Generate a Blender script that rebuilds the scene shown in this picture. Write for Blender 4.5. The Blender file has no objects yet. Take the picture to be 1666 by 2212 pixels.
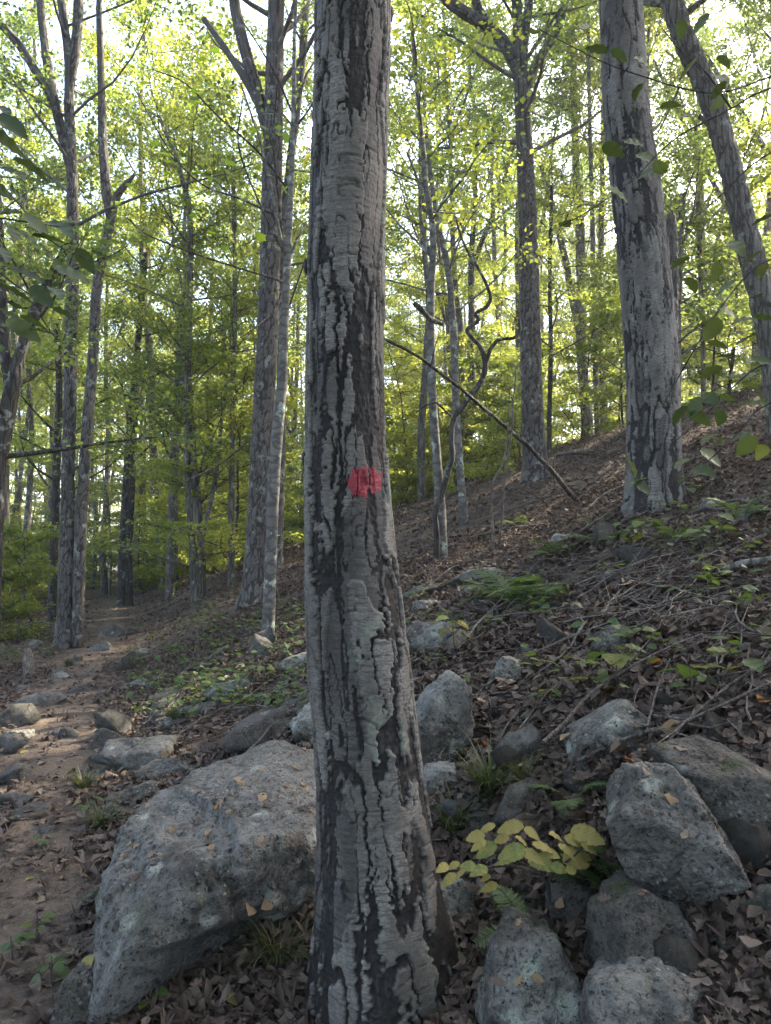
import bpy, bmesh, math, random
import numpy as np
from mathutils import Vector

# ------------------------------------------------------------------ camera, sky, sun, exposure
SC = bpy.context.scene
COL = SC.collection
EYE = 1.55
PITCH = math.radians(3.7)
FPX, CX, CY = 1598.0, 833.0, 1106.0           # focal length and centre in the 1666 x 2212 survey frame
cam_d = bpy.data.cameras.new('camera')
cam_d.sensor_fit = 'VERTICAL'
cam_d.sensor_height = 24.0
cam_d.lens = 24.0 * FPX / 2212.0
cam_d.clip_start = 0.05
cam_d.clip_end = 1500
cam = bpy.data.objects.new('camera', cam_d)
COL.objects.link(cam)
cam.location = (0, 0, EYE)
cam.rotation_euler = (math.radians(90) + PITCH, 0, 0)
SC.camera = cam

SUN_AZ, SUN_EL = math.radians(56), math.radians(42)      # azimuth from +Y towards +X
w = bpy.data.worlds.new('World'); SC.world = w; w.use_nodes = True
nt = w.node_tree; nt.nodes.clear()
sky = nt.nodes.new('ShaderNodeTexSky'); sky.sky_type = 'NISHITA'; sky.sun_disc = False
sky.sun_elevation = SUN_EL; sky.sun_rotation = SUN_AZ
sky.air_density = 1.0; sky.dust_density = 3.6; sky.ozone_density = 0.4
bg = nt.nodes.new('ShaderNodeBackground'); bg.inputs['Strength'].default_value = 0.15
wo = nt.nodes.new('ShaderNodeOutputWorld')
nt.links.new(sky.outputs[0], bg.inputs[0]); nt.links.new(bg.outputs[0], wo.inputs[0])
sd = bpy.data.lights.new('sun', 'SUN'); sd.energy = 5.0; sd.angle = math.radians(0.6); sd.color = (1.0, 0.88, 0.68)
sun = bpy.data.objects.new('sun', sd); COL.objects.link(sun)
sdir = Vector((math.sin(SUN_AZ) * math.cos(SUN_EL), math.cos(SUN_AZ) * math.cos(SUN_EL), math.sin(SUN_EL)))
sun.rotation_euler = sdir.to_track_quat('Z', 'Y').to_euler()
sun.location = sdir * 60

SC.view_settings.view_transform = 'Standard'; SC.view_settings.look = 'None'
SC.view_settings.gamma = 1.0; SC.view_settings.use_curve_mapping = False
SC.view_settings.exposure = 2.85
SC.render.engine = 'CYCLES'
cy = SC.cycles
cy.max_bounces = 6; cy.diffuse_bounces = 4; cy.glossy_bounces = 2; cy.transmission_bounces = 4
cy.transparent_max_bounces = 4; cy.use_denoising = True; cy.denoiser = 'OPENIMAGEDENOISE'; cy.denoising_input_passes = 'RGB_ALBEDO_NORMAL'; cy.denoising_prefilter = 'ACCURATE'; cy.sample_clamp_indirect = 6.0
cy.caustics_reflective = False; cy.caustics_refractive = False

# ------------------------------------------------------------------ helpers: noise
def _hash(ix, iy, iz, seed):
    h = (ix.astype(np.uint32) * np.uint32(374761393) + iy.astype(np.uint32) * np.uint32(668265263)
         + iz.astype(np.uint32) * np.uint32(2147483647 - 1013) + np.uint32((seed * 974711 + 77) & 0xffffffff))
    h = (h ^ (h >> np.uint32(13))) * np.uint32(1274126177)
    h = (h ^ (h >> np.uint32(16))) * np.uint32(2246822519)
    return h ^ (h >> np.uint32(15))
def _h01(ix, iy, iz, seed):
    return (_hash(ix, iy, iz, seed) & np.uint32(0xffffff)).astype(np.float32) / np.float32(0xffffff)
def noise(P, seed=0):
    P = np.asarray(P, np.float32); F = np.floor(P); I = F.astype(np.int64); f = P - F
    f = f * f * f * (f * (f * 6 - 15) + 10)
    x, y, z = I[:, 0], I[:, 1], I[:, 2]
    def c(a, b, d): return _h01(x + a, y + b, z + d, seed)
    fx, fy, fz = f[:, 0], f[:, 1], f[:, 2]
    a = c(0,0,0)*(1-fx)+c(1,0,0)*fx; b = c(0,1,0)*(1-fx)+c(1,1,0)*fx
    d = c(0,0,1)*(1-fx)+c(1,0,1)*fx; e = c(0,1,1)*(1-fx)+c(1,1,1)*fx
    return ((a*(1-fy)+b*fy)*(1-fz) + (d*(1-fy)+e*fy)*fz) * 2 - 1
def fbm(P, octv=4, seed=0, gain=.5):
    P = np.asarray(P, np.float32); s = 0; a = 1.0; t = 0
    for i in range(octv):
        s = s + a * noise(P * (2.03 ** i) + 13.7 * i, seed + i); t += a; a *= gain
    return s / t
def worley(P, seed=0):
    P = np.asarray(P, np.float32); F = np.floor(P); I = F.astype(np.int64)
    n = len(P); f1 = np.full(n, 9., np.float32); f2 = np.full(n, 9., np.float32); cid = np.zeros(n, np.float32)
    for a in (-1, 0, 1):
        for b in (-1, 0, 1):
            for c in (-1, 0, 1):
                x, y, z = I[:, 0]+a, I[:, 1]+b, I[:, 2]+c
                dx = x + _h01(x, y, z, seed) - P[:, 0]; dy = y + _h01(x, y, z, seed+11) - P[:, 1]; dz = z + _h01(x, y, z, seed+23) - P[:, 2]
                d = np.sqrt(dx*dx+dy*dy+dz*dz)
                nw = d < f1
                f2 = np.where(nw, f1, np.minimum(f2, d)); cid = np.where(nw, _h01(x, y, z, seed+37), cid); f1 = np.where(nw, d, f1)
    return f1, f2, cid
def sstep(a, b, x):
    t = np.clip((x - a) / (b - a + 1e-9), 0, 1); return t*t*(3-2*t)

# ------------------------------------------------------------------ helpers: survey frame
CP, SP = math.cos(PITCH), math.sin(PITCH)
def ray(px, py):
    u, v = (px - CX) / FPX, (CY - py) / FPX
    return np.array([u, CP - v * SP, SP + v * CP])
def at(px, py, Y):
    d = ray(px, py); t = Y / d[1]
    return np.array([0, 0, EYE]) + d * t, t

# ------------------------------------------------------------------ terrain height
_HS = np.array([-200,-60,-30,-15,-6,-2,-.8,.45,.95,1.6,2.2,3.2,5.4,8,11.6,13,15,20,40,200.])
_HZ = np.array([-6,-4.5,-3,-1.6,-.5,-.06,0,.03,.2,.48,.72,1.15,1.95,2.95,4.4,4.85,5.1,5.25,5.5,6.])
_t = np.linspace(-200, 200, 8001); _v = np.interp(_t, _HS, _HZ)
_k = np.exp(-np.linspace(-2.5, 2.5, 25)**2); _k /= _k.sum(); _vs = np.convolve(np.pad(_v, 12, 'edge'), _k, 'valid')
def trail_x(y): return -.5 - .33 * np.clip(y, -5, 60) + .12*np.sin(np.clip(y,-5,60)*.55)
def G(x, y):
    x = np.atleast_1d(np.asarray(x, float)); y = np.atleast_1d(np.asarray(y, float))
    s = x + .5 + .33 * np.clip(y, -30, 80)
    z = np.interp(s, _t, _vs) + .015 * np.clip(y, -10, 60)
    z = z * (1 - .3 * sstep(14, 40, y) * (z > 0))
    near = np.exp(-((x-.9)**2 + (y-1.2)**2) / 1.2)
    foot = np.exp(-((x-.1)**2 + (y-2.3)**2) / .35)
    return z - .18 * near - .28 * foot
def rough(x, y):
    x = np.atleast_1d(x); y = np.atleast_1d(y); s = np.abs(x - trail_x(y))
    P = np.stack([x, y, np.zeros_like(x)], 1); a = .35 + .65 * sstep(.4, 1.2, s)
    return a * (.10 * fbm(P * .9, 3, 5) + .05 * fbm(P * 3.5, 3, 6))
def GR(x, y): return G(x, y) + rough(x, y)
def hit(px, py, tmax=80):
    d = ray(px, py); t = np.linspace(.8, tmax, 6000)
    z = EYE + d[2]*t; g = GR(d[0]*t, d[1]*t)
    k = np.argmax(z < g)
    if k == 0: k = 5999
    return np.array([d[0]*t[k], d[1]*t[k], g[k]]), t[k]
def gnormal(x, y, e=.15):
    n = np.stack([G(x-e, y)-G(x+e, y), G(x, y-e)-G(x, y+e), np.full(len(np.atleast_1d(x)), 2*e)], 1)
    return n / np.linalg.norm(n, axis=1)[:, None]

# ------------------------------------------------------------------ helpers: meshes and objects
def mesh(name, V, faces, mat, attrs=None, smooth=True):
    me = bpy.data.meshes.new(name)
    V = np.asarray(V, np.float32)
    faces = [np.asarray(f, np.int32) for f in faces if len(f)]
    tot = np.concatenate([np.full(len(f), f.shape[1], np.int32) for f in faces])
    idx = np.concatenate([f.ravel() for f in faces])
    me.vertices.add(len(V)); me.vertices.foreach_set('co', V.ravel())
    me.loops.add(len(idx)); me.loops.foreach_set('vertex_index', idx)
    me.polygons.add(len(tot))
    st = np.zeros(len(tot), np.int32); st[1:] = np.cumsum(tot)[:-1]
    me.polygons.foreach_set('loop_start', st); me.polygons.foreach_set('loop_total', tot)
    me.polygons.foreach_set('use_smooth', np.full(len(tot), smooth))
    me.update(calc_edges=True)
    for k, a in (attrs or {}).items():
        at_ = me.attributes.new(k, 'FLOAT', 'POINT'); at_.data.foreach_set('value', np.asarray(a, np.float32))
    me.materials.append(mat)
    return me
def obj(name, me, parent=None, loc=None, rot=None, scale=None, kind=None):
    o = bpy.data.objects.new(name, me); COL.objects.link(o)
    if parent is not None: o.parent = parent
    if loc is not None: o.location = loc
    if rot is not None: o.rotation_euler = rot
    if scale is not None: o.scale = scale if hasattr(scale, '__len__') else (scale,)*3
    if kind: o['kind'] = kind
    return o
def tag(o, label, cat, group=None):
    o['label'] = label; o['category'] = cat
    if group: o['group'] = group
    return o
def thing(name, label, cat, loc=(0, 0, 0), rot=(0, 0, 0), scale=None, group=None):
    return tag(obj(name, None, loc=loc, rot=rot, scale=scale), label, cat, group)
def nrm(a): return a / (np.linalg.norm(a, axis=-1, keepdims=True) + 1e-9)
def resample(P, n=None, step=None):
    P = np.asarray(P, float)
    out = []
    m = len(P)
    if m > 2:                                                    # Catmull-Rom
        Q = np.vstack([2*P[0]-P[1], P, 2*P[-1]-P[-2]])
        for i in range(m-1):
            a, b, c, d = Q[i], Q[i+1], Q[i+2], Q[i+3]
            for t in np.linspace(0, 1, 12, endpoint=False):
                out.append(.5*((2*b)+(-a+c)*t+(2*a-5*b+4*c-d)*t*t+(-a+3*b-3*c+d)*t**3))
        out.append(P[-1]); P = np.array(out)
    L = np.concatenate([[0], np.cumsum(np.linalg.norm(np.diff(P[:, :3], axis=0), axis=1))])
    if step: n = max(2, int(L[-1]/step)+1)
    s = np.linspace(0, L[-1], n)
    return np.stack([np.interp(s, L, P[:, k]) for k in range(P.shape[1])], 1), s
def frames(P):
    T = nrm(np.gradient(P, axis=0)); U = np.zeros_like(P)
    a = np.array([1., 0, 0]) if abs(T[0][0]) < .8 else np.array([0, 1., 0])
    u = a - T[0]*a.dot(T[0]); u /= np.linalg.norm(u)
    for i in range(len(P)):
        u = u - T[i]*u.dot(T[i]); u /= np.linalg.norm(u); U[i] = u
    return T, U, np.cross(T, U)
def tube(P, R, sides):
    P = np.asarray(P, float); R = np.broadcast_to(np.asarray(R, float), (len(P),))
    _, U, W = frames(P); th = np.arange(sides)*2*np.pi/sides
    V = P[:, None] + R[:, None, None]*(np.cos(th)[None, :, None]*U[:, None] + np.sin(th)[None, :, None]*W[:, None])
    n = len(P); i = np.arange(n-1)[:, None]*sides; j = np.arange(sides)[None]; j2 = (j+1) % sides
    F = np.stack([i+j, i+j2, i+sides+j2, i+sides+j], -1).reshape(-1, 4)
    return V.reshape(-1, 3), F
def join(parts):
    Vs, Fs, o = [], [], 0
    for V, F in parts:
        Vs.append(V); Fs.append(F+o); o += len(V)
    return np.vstack(Vs), np.vstack(Fs)

# leaf templates: x across, y along, z up
def _fold(v, f): return np.array([(x, y, abs(x)*f + z) for x, y, z in v], np.float32)
T_FAR = (_fold([(0,0,0),(-.36,.48,0),(0,1,-.06),(.36,.48,0)], .25), np.array([(0,2,1),(0,3,2)]))
T_OV = (_fold([(0,-.12,0),(-.26,.14,0),(-.39,.42,0),(-.25,.76,-.03),(0,1,-.10),(.25,.76,-.03),(.39,.42,0),(.26,.14,0),(0,.3,.0),(0,.66,-.01)], .22),
        np.array([(0,8,1),(1,8,2),(2,8,9),(2,9,3),(3,9,4),(4,9,5),(5,9,6),(6,9,8),(6,8,7),(7,8,0)]))
_mp = [(0,0),(-.12,.06),(-.42,-.04),(-.34,.2),(-.56,.46),(-.3,.5),(-.3,.66),(-.13,.62),(0,1.0),(.13,.62),(.3,.66),(.3,.5),(.56,.46),(.34,.2),(.42,-.04),(.12,.06)]
T_MAPLE = (_fold([(x,y,-.12*(x*x+(y-.4)**2)) for x,y in _mp]+[(0,.36,0)], .12), np.array([(16,(i+1)%16,i) for i in range(16)]))
_ok = [(0,0),(-.1,.16),(-.24,.2),(-.14,.34),(-.34,.46),(-.17,.56),(-.3,.74),(-.13,.78),(0,1),(.13,.78),(.3,.74),(.17,.56),(.34,.46),(.14,.34),(.24,.2),(.1,.16)]
def _oak(c1, c2, tw):
    c1, c2, tw = c1*.5, c2*.6, tw*.5
    v = [(x, y, c1*x*x*2.2 + c2*(y-.5)**2 + tw*x*(y-.5)) for x, y in _ok] + [(0,.3,c2*.04),(0,.65,c2*.02)]
    f = [(16,1,0),(16,2,1),(16,3,2),(16,4,3),(16,17,4),(17,5,4),(17,6,5),(17,7,6),(17,8,7),(17,9,8),(17,10,9),(17,11,10),(17,12,11),(17,16,12),(16,13,12),(16,14,13),(16,15,14),(16,0,15)]
    return np.array(v, np.float32), np.array(f)
T_OAKS = [_oak(1.2,.6,.6), _oak(-.9,-.5,-.7), _oak(1.8,-.7,.3)]
def _curl(T, a, b): v = T[0].copy(); v[:, 2] += a*v[:, 0]**2*2.5 + b*(v[:, 1]-.5)**2; return v, T[1]
T_OAKS += [_curl(T_OV, .5, .5), _curl(T_OV, -.6, .3), _curl(T_OV, 1.2, -.6)]
def _toothed():
    n = 15; t = np.linspace(0, 1, n); w_ = .40*np.sin(np.pi*t**.85)**.75*(1-.12*t); tooth = np.where(np.arange(n) % 2 == 1, .022, -.012); tooth[[0, -1]] = 0
    L = [(-(a+b), y, 0) for a, b, y in zip(w_[1:-1], tooth[1:-1], t[1:-1])]; m = n-2
    mid = [(0, y, -.02) for y in t]; V = mid + L + [(-x, y, z) for x, y, z in L]
    F = []
    for sgn, o in ((0, n), (1, n+m)):
        for i in range(m-1): F += [(i+1, i+2, o+i+1), (i+1, o+i+1, o+i)]
        F += [(0, 1, o), (n-2, n-1, o+m-1)]
    F = [f if k < len(F)//2 else f[::-1] for k, f in enumerate(F)]
    V = np.array([(x, y, abs(x)*.22+z+.02*math.sin(y*21)*abs(x)*4) for x, y, z in V], np.float32)
    return V, np.array(F), np.array([0.]*n+[1.]*(2*m), np.float32)
T_TOOTH = _toothed()
def leaf_arrays(pos, ax, nr, size, T, rnd):
    tv, tf = T
    ax = nrm(ax); side = nrm(np.cross(ax, nr)); nr = np.cross(side, ax)
    size = np.asarray(size)[:, None, None]
    V = pos[:, None] + size*(tv[None, :, 0:1]*side[:, None] + tv[None, :, 1:2]*ax[:, None] + tv[None, :, 2:3]*nr[:, None])
    k = len(tv); F = tf[None] + (np.arange(len(pos))*k)[:, None, None]
    return V.reshape(-1, 3), F.reshape(-1, 3), np.repeat(rnd, k)

# ------------------------------------------------------------------ materials
class MB:
    def __init__(s, name):
        s.m = bpy.data.materials.new(name); s.m.use_nodes = True; s.t = s.m.node_tree; s.t.nodes.clear()
        s.out = s.t.nodes.new('ShaderNodeOutputMaterial')
    def n(s, typ, props=None, **ins):
        nd = s.t.nodes.new(typ)
        for k, v in (props or {}).items(): setattr(nd, k, v)
        for k, v in ins.items():
            key = int(k[1:]) if k[0] == 'i' and k[1:].isdigit() else k.replace('_', ' ')
            if hasattr(v, 'is_linked') or isinstance(v, bpy.types.NodeSocket): s.t.links.new(v, nd.inputs[key])
            else: nd.inputs[key].default_value = v
        return nd
    def ramp(s, fac, stops):
        nd = s.t.nodes.new('ShaderNodeValToRGB'); s.t.links.new(fac, nd.inputs[0]); e = nd.color_ramp.elements
        while len(e) < len(stops): e.new(.5)
        for el, (p, c) in zip(e, stops):
            el.position = p; el.color = (c, c, c, 1) if not hasattr(c, '__len__') else (*c, 1)
        return nd.outputs[0]
    def noise(s, vec, scale, detail=4, rough=.55, dist=0):
        return s.n('ShaderNodeTexNoise', Vector=vec, Scale=scale, Detail=detail, Roughness=rough, Distortion=dist).outputs[0]
    def mix(s, f, a, b):
        nd = s.n('ShaderNodeMix', {'data_type': 'RGBA'}); 
        for key, v in ((0, f), (6, a), (7, b)):
            if isinstance(v, bpy.types.NodeSocket): s.t.links.new(v, nd.inputs[key])
            else: nd.inputs[key].default_value = v if key == 0 else (*v, 1)
        return nd.outputs[2]
    def math(s, op, a, b=0.0, clamp=False):
        nd = s.n('ShaderNodeMath', {'operation': op, 'use_clamp': clamp})
        for k, v in ((0, a), (1, b)):
            if isinstance(v, bpy.types.NodeSocket): s.t.links.new(v, nd.inputs[k])
            else: nd.inputs[k].default_value = v
        return nd.outputs[0]
    def scaled(s, vec, sc):
        return s.n('ShaderNodeMapping', Vector=vec, Scale=sc).outputs[0]
    def coord(s, which='Object'):
        c = s.t.nodes.new('ShaderNodeTexCoord').outputs[which]
        r = s.t.nodes.new('ShaderNodeObjectInfo').outputs['Random']
        k = s.math('MULTIPLY', r, 37.0)
        return s.n('ShaderNodeVectorMath', {'operation': 'ADD'}, i0=c, i1=k).outputs[0]
    def attr(s, name): return s.n('ShaderNodeAttribute', {'attribute_name': name}).outputs['Fac']
    def bsdf(s, col, rough=.9, bump=None, strength=.5, dist=.01, spec=.25):
        p = s.n('ShaderNodeBsdfPrincipled', Roughness=rough); p.inputs['Specular IOR Level'].default_value = spec
        if isinstance(col, bpy.types.NodeSocket): s.t.links.new(col, p.inputs['Base Color'])
        else: p.inputs['Base Color'].default_value = (*col, 1)
        if bump is not None:
            b = s.n('ShaderNodeBump', Height=bump, Strength=strength, Distance=dist); s.t.links.new(b.outputs[0], p.inputs['Normal'])
        return p
    def done(s, shader):
        s.t.links.new(shader.outputs[0], s.out.inputs['Surface']); return s.m

def leaf_mat(name, stops, trans=.5, tmul=1.7, ttint=(1.16, 1.16, .55), rough=.5):
    b = MB(name); a = b.attr('rnd'); r = b.t.nodes.new('ShaderNodeObjectInfo').outputs['Random']
    f = b.math('ADD', b.math('MULTIPLY', a, .75), b.math('MULTIPLY', r, .25))
    c = b.ramp(f, stops)
    tc = b.n('ShaderNodeVectorMath', {'operation': 'MULTIPLY'}, i0=c, i1=tuple(tmul*x for x in ttint)).outputs[0]
    p = b.bsdf(c, rough, spec=.3)
    t = b.n('ShaderNodeBsdfTranslucent', Color=tc)
    mx = b.n('ShaderNodeMixShader', i0=trans); b.t.links.new(p.outputs[0], mx.inputs[1]); b.t.links.new(t.outputs[0], mx.inputs[2])
    return b.done(mx)
GREEN = [(0, (.034,.054,.024)), (.35, (.060,.088,.034)), (.7, (.092,.118,.042)), (.93, (.14,.15,.045)), (1, (.20,.16,.05))]
M_LEAF = leaf_mat('canopy_leaf', GREEN, .53, 2.2)
M_UNDER = leaf_mat('understory_leaf', [(0, (.07,.09,.03)), (.5, (.11,.132,.04)), (.85, (.165,.17,.045)), (1, (.23,.18,.05))], .58, 2.6)
M_MAPLE = leaf_mat('maple_leaf', [(0, (.06,.10,.016)), (1, (.11,.14,.024))], .55, 2.0, (1.15, 1.25, .35))
M_HAZEL = leaf_mat('hazel_leaf', [(0, (.03,.048,.018)), (.7, (.055,.075,.028)), (1, (.085,.098,.036))], .35, 1.05, (1.1, 1.15, .6))
M_PLANT = leaf_mat('low_plant_leaf', [(0, (.035,.062,.02)), (.7, (.062,.095,.028)), (1, (.12,.128,.032))], .4, 1.5)
M_FERN = leaf_mat('fern_leaf', [(0, (.042,.072,.03)), (1, (.082,.118,.045))], .4, 1.5)
M_GRASS = leaf_mat('grass_leaf', [(0, (.03,.042,.018)), (.7, (.055,.07,.028)), (1, (.13,.115,.055))], .35, 1.3)
M_LITTER = leaf_mat('dead_leaf', [(0, (.032,.022,.017)), (.3, (.058,.040,.031)), (.6, (.09,.065,.051)), (.84, (.14,.107,.085)), (.93, (.19,.135,.085)), (.97, (.33,.17,.06)), (1, (.36,.25,.07))], .15, 1.0, (1, .9, .7), .75)

def yellow_leaf_mat(name, base, spot, green=None):
    b = MB(name); c = b.coord(); n1 = b.noise(c, 3.2, 4, .65); n2 = b.noise(c, 7, 4, .7); ed = b.attr('edge')
    col = b.mix(b.ramp(n1, [(.36, 0), (.62, 1)]), base, green or base)
    col = b.mix(b.ramp(n2, [(.58, 0), (.7, .85)]), col, spot)
    col = b.mix(b.math('MULTIPLY', b.ramp(ed, [(.72, 0), (1, 1)]), b.ramp(b.noise(c, 4, 3), [(.45, 0), (.6, .9)])), col, spot)
    vx = b.n('ShaderNodeSeparateXYZ', i0=b.t.nodes.new('ShaderNodeTexCoord').outputs['Object'])
    vein = b.n('ShaderNodeTexWave', {'bands_direction': 'Y'}, Vector=b.n('ShaderNodeCombineXYZ', X=0.0, Y=b.math('SUBTRACT', vx.outputs[1], b.math('ABSOLUTE', vx.outputs[0])), Z=0.0).outputs[0], Scale=2.3).outputs['Fac']
    col = b.mix(b.ramp(vein, [(.86, 0), (1, .45)]), col, tuple(x*.6 for x in base))
    p = b.bsdf(col, .6); t = b.n('ShaderNodeBsdfTranslucent', Color=col); mx = b.n('ShaderNodeMixShader', i0=.35)
    b.t.links.new(p.outputs[0], mx.inputs[1]); b.t.links.new(t.outputs[0], mx.inputs[2]); return b.done(mx)
M_YEL = yellow_leaf_mat('yellowing_leaf', (.27,.215,.065), (.13,.075,.035), (.25,.225,.07))
M_YGR = yellow_leaf_mat('half_green_leaf', (.115,.16,.05), (.2,.165,.06), (.24,.23,.07))
M_TAN = yellow_leaf_mat('dry_tan_leaf', (.27,.19,.115), (.16,.10,.06))
M_ORG = yellow_leaf_mat('orange_leaf', (.33,.13,.03), (.26,.17,.04))

def m_birch():
    b = MB('birch_bark'); c = b.coord(); pl = b.attr('plate')
    len_ = b.scaled(c, (22, 22, 150)); n1 = b.noise(len_, 1.0, 3, .6)
    patch = b.noise(b.scaled(c, (9, 9, 4)), 1.0, 4, .6); fine = b.noise(b.scaled(c, (95, 95, 150)), 1, 4, .7)
    pale = b.ramp(patch, [(.28, (.062,.056,.048)), (.5, (.118,.109,.096)), (.74, (.215,.203,.184))])
    pale = b.mix(b.ramp(n1, [(.36, .8), (.5, 0)]), pale, (.045,.039,.035))
    pale = b.mix(b.ramp(fine, [(.36, .8), (.56, 0)]), pale, (.055,.05,.047))
    lich = b.math('MULTIPLY', b.ramp(b.noise(c, 5.5, 3, .5), [(.66, 0), (.71, .8)]), b.ramp(b.noise(c, 60, 2), [(.4, .2), (.55, .9)]))
    pale = b.mix(lich, pale, (.17,.19,.15))
    inner = b.ramp(b.noise(b.scaled(c, (40, 40, 22)), 1, 4, .7), [(.3, (.006,.005,.005)), (.55, (.013,.011,.010)), (.8, (.034,.028,.024))])
    col = b.mix(b.ramp(pl, [(.12, 0), (.30, .22), (.44, .6), (.72, 1)]), inner, pale)
    h = b.math('ADD', b.math('MULTIPLY', n1, .7), b.math('MULTIPLY', fine, .6))
    return b.done(b.bsdf(col, .75, h, .55, .004, .3))
def m_bark(name, dark, mid, light, sc=(16, 16, 2.2), lichen=.5, bump=.012, attr=False, crack=.42):
    b = MB(name); c = b.coord(); v = b.scaled(c, sc)
    ridg = b.n('ShaderNodeTexVoronoi', {'feature': 'DISTANCE_TO_EDGE'}, Vector=b.n('ShaderNodeVectorMath', {'operation': 'ADD'}, i0=v, i1=b.n('ShaderNodeVectorMath', {'operation': 'SCALE'}, i0=b.n('ShaderNodeTexNoise', Vector=v, Scale=1.3, Detail=3).outputs[1], Scale=.8).outputs[0]).outputs[0], Scale=1.0).outputs[0]
    fine = b.noise(c, 70, 4, .65); big = b.noise(c, 3.0, 3)
    col = b.mix(b.ramp(big, [(.35, 0), (.65, 1)]), mid, light)
    col = b.mix(b.ramp(fine, [(.35, .6), (.62, 0)]), col, dark)
    src = b.attr('plate') if attr else ridg
    col = b.mix(b.ramp(src, [(.10, .9), (.45, 0)] if attr else [(.02, .85), (.16, 0)]), col, dark)
    l = b.math('MULTIPLY', b.ramp(b.noise(c, 7, 3, .55), [(.60, 0), (.66, lichen)]), b.ramp(fine, [(.35, .3), (.5, 1)]))
    col = b.mix(l, col, (.30,.34,.29))
    h = b.math('ADD', b.math('MULTIPLY', b.ramp(ridg, [(0, 0), (.25, 1)]), 0.0 if attr else 1.0), b.math('MULTIPLY', fine, .35))
    return b.done(b.bsdf(col, .9, h, .8, bump))
M_BIRCH = m_birch()
M_OAKBARK = m_bark('oak_bark', (.022,.018,.016), (.085,.075,.068), (.14,.13,.12), attr=True)
M_GREYBARK = m_bark('grey_bark', (.035,.031,.027), (.12,.11,.097), (.19,.177,.16))
M_DARKBARK = m_bark('dark_bark', (.016,.014,.012), (.05,.043,.038), (.085,.077,.068))
M_SMOOTH = m_bark('smooth_bark', (.05,.046,.042), (.115,.108,.098), (.17,.162,.15), (5, 5, 9), .9, .003)
M_TWIG = m_bark('dead_wood', (.04,.032,.027), (.10,.083,.07), (.175,.15,.13), (50, 50, 9), .3, .003)
M_STEM = m_bark('green_stem', (.05,.045,.03), (.09,.085,.05), (.12,.12,.07), (60, 60, 9), .2, .002)

def m_rock(name, base1, base2, lich=(.36,.40,.33), moss=.35, lamt=.62):
    b = MB(name); c = b.coord(); g = b.t.nodes.new('ShaderNodeNewGeometry').outputs['Normal']
    nz = b.n('ShaderNodeSeparateXYZ', i0=g).outputs['Z']
    n1 = b.noise(c, 2.4, 7, .7, .4); n2 = b.noise(c, 26, 5, .7); n3 = b.noise(c, 130, 3, .6)
    col = b.mix(b.ramp(n1, [(.36, 0), (.6, 1)]), base1, base2)
    col = b.mix(b.ramp(n2, [(.32, .8), (.52, 0)]), col, tuple(x*.38 for x in base1))
    col = b.mix(b.ramp(n3, [(.5, 0), (.72, .2)]), col, (.20,.195,.18))
    stain = b.ramp(b.noise(c, 2.3, 5, .7, .6), [(.52, 0), (.62, .8)])
    col = b.mix(stain, col, (.045,.037,.03))
    vo = b.n('ShaderNodeTexVoronoi', Vector=c, Scale=6.0, Randomness=1.0).outputs['Distance']
    lm = b.math('MULTIPLY', b.ramp(b.math('ADD', vo, b.math('MULTIPLY', n2, .35)), [(.32, 1), (.44, 0)]), b.ramp(b.noise(c, 2.9, 3, .6), [(lamt-.08, 0), (lamt, 1)]))
    col = b.mix(lm, col, lich)
    mm = b.math('MULTIPLY', b.ramp(nz, [(.35, 0), (.8, 1)]), b.ramp(b.noise(c, 3.6, 5, .65), [(.58, 0), (.66, moss)]))
    col = b.mix(mm, col, (.045,.058,.016))
    vs = b.n('ShaderNodeTexVoronoi', Vector=c, Scale=42.0).outputs['Distance']
    col = b.mix(b.math('MULTIPLY', b.ramp(vs, [(.18, .75), (.30, 0)]), b.ramp(b.noise(c, 5, 3, .6), [(.50, 0), (.60, 1)])), col, lich)
    pits = b.ramp(b.noise(c, 75, 4, .75), [(.35, .9), (.44, 0)])
    col = b.mix(pits, col, tuple(x*.3 for x in base1))
    h = b.math('ADD', b.math('MULTIPLY', n2, 1.0), b.math('MULTIPLY', n3, .6))
    h = b.math('SUBTRACT', h, b.math('MULTIPLY', pits, .4))
    h = b.math('ADD', h, b.math('MULTIPLY', mm, b.noise(c, 220, 2)))
    return b.done(b.bsdf(col, .9, h, 1.0, .02))
M_ROCK = m_rock('grey_gneiss', (.085,.08,.071), (.168,.16,.146), (.26,.265,.235), lamt=.54)
M_ROCKG = m_rock('greenish_rock', (.11,.108,.096), (.20,.197,.178), (.26,.285,.24), .3, .49)
M_ROCKD = m_rock('dark_rock', (.05,.045,.039), (.095,.086,.076), (.17,.18,.15), moss=.7)
M_MOSSY = m_rock('mossy_rock', (.065,.06,.052), (.11,.105,.094), (.22,.25,.2), moss=1.0, lamt=.58)

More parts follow.
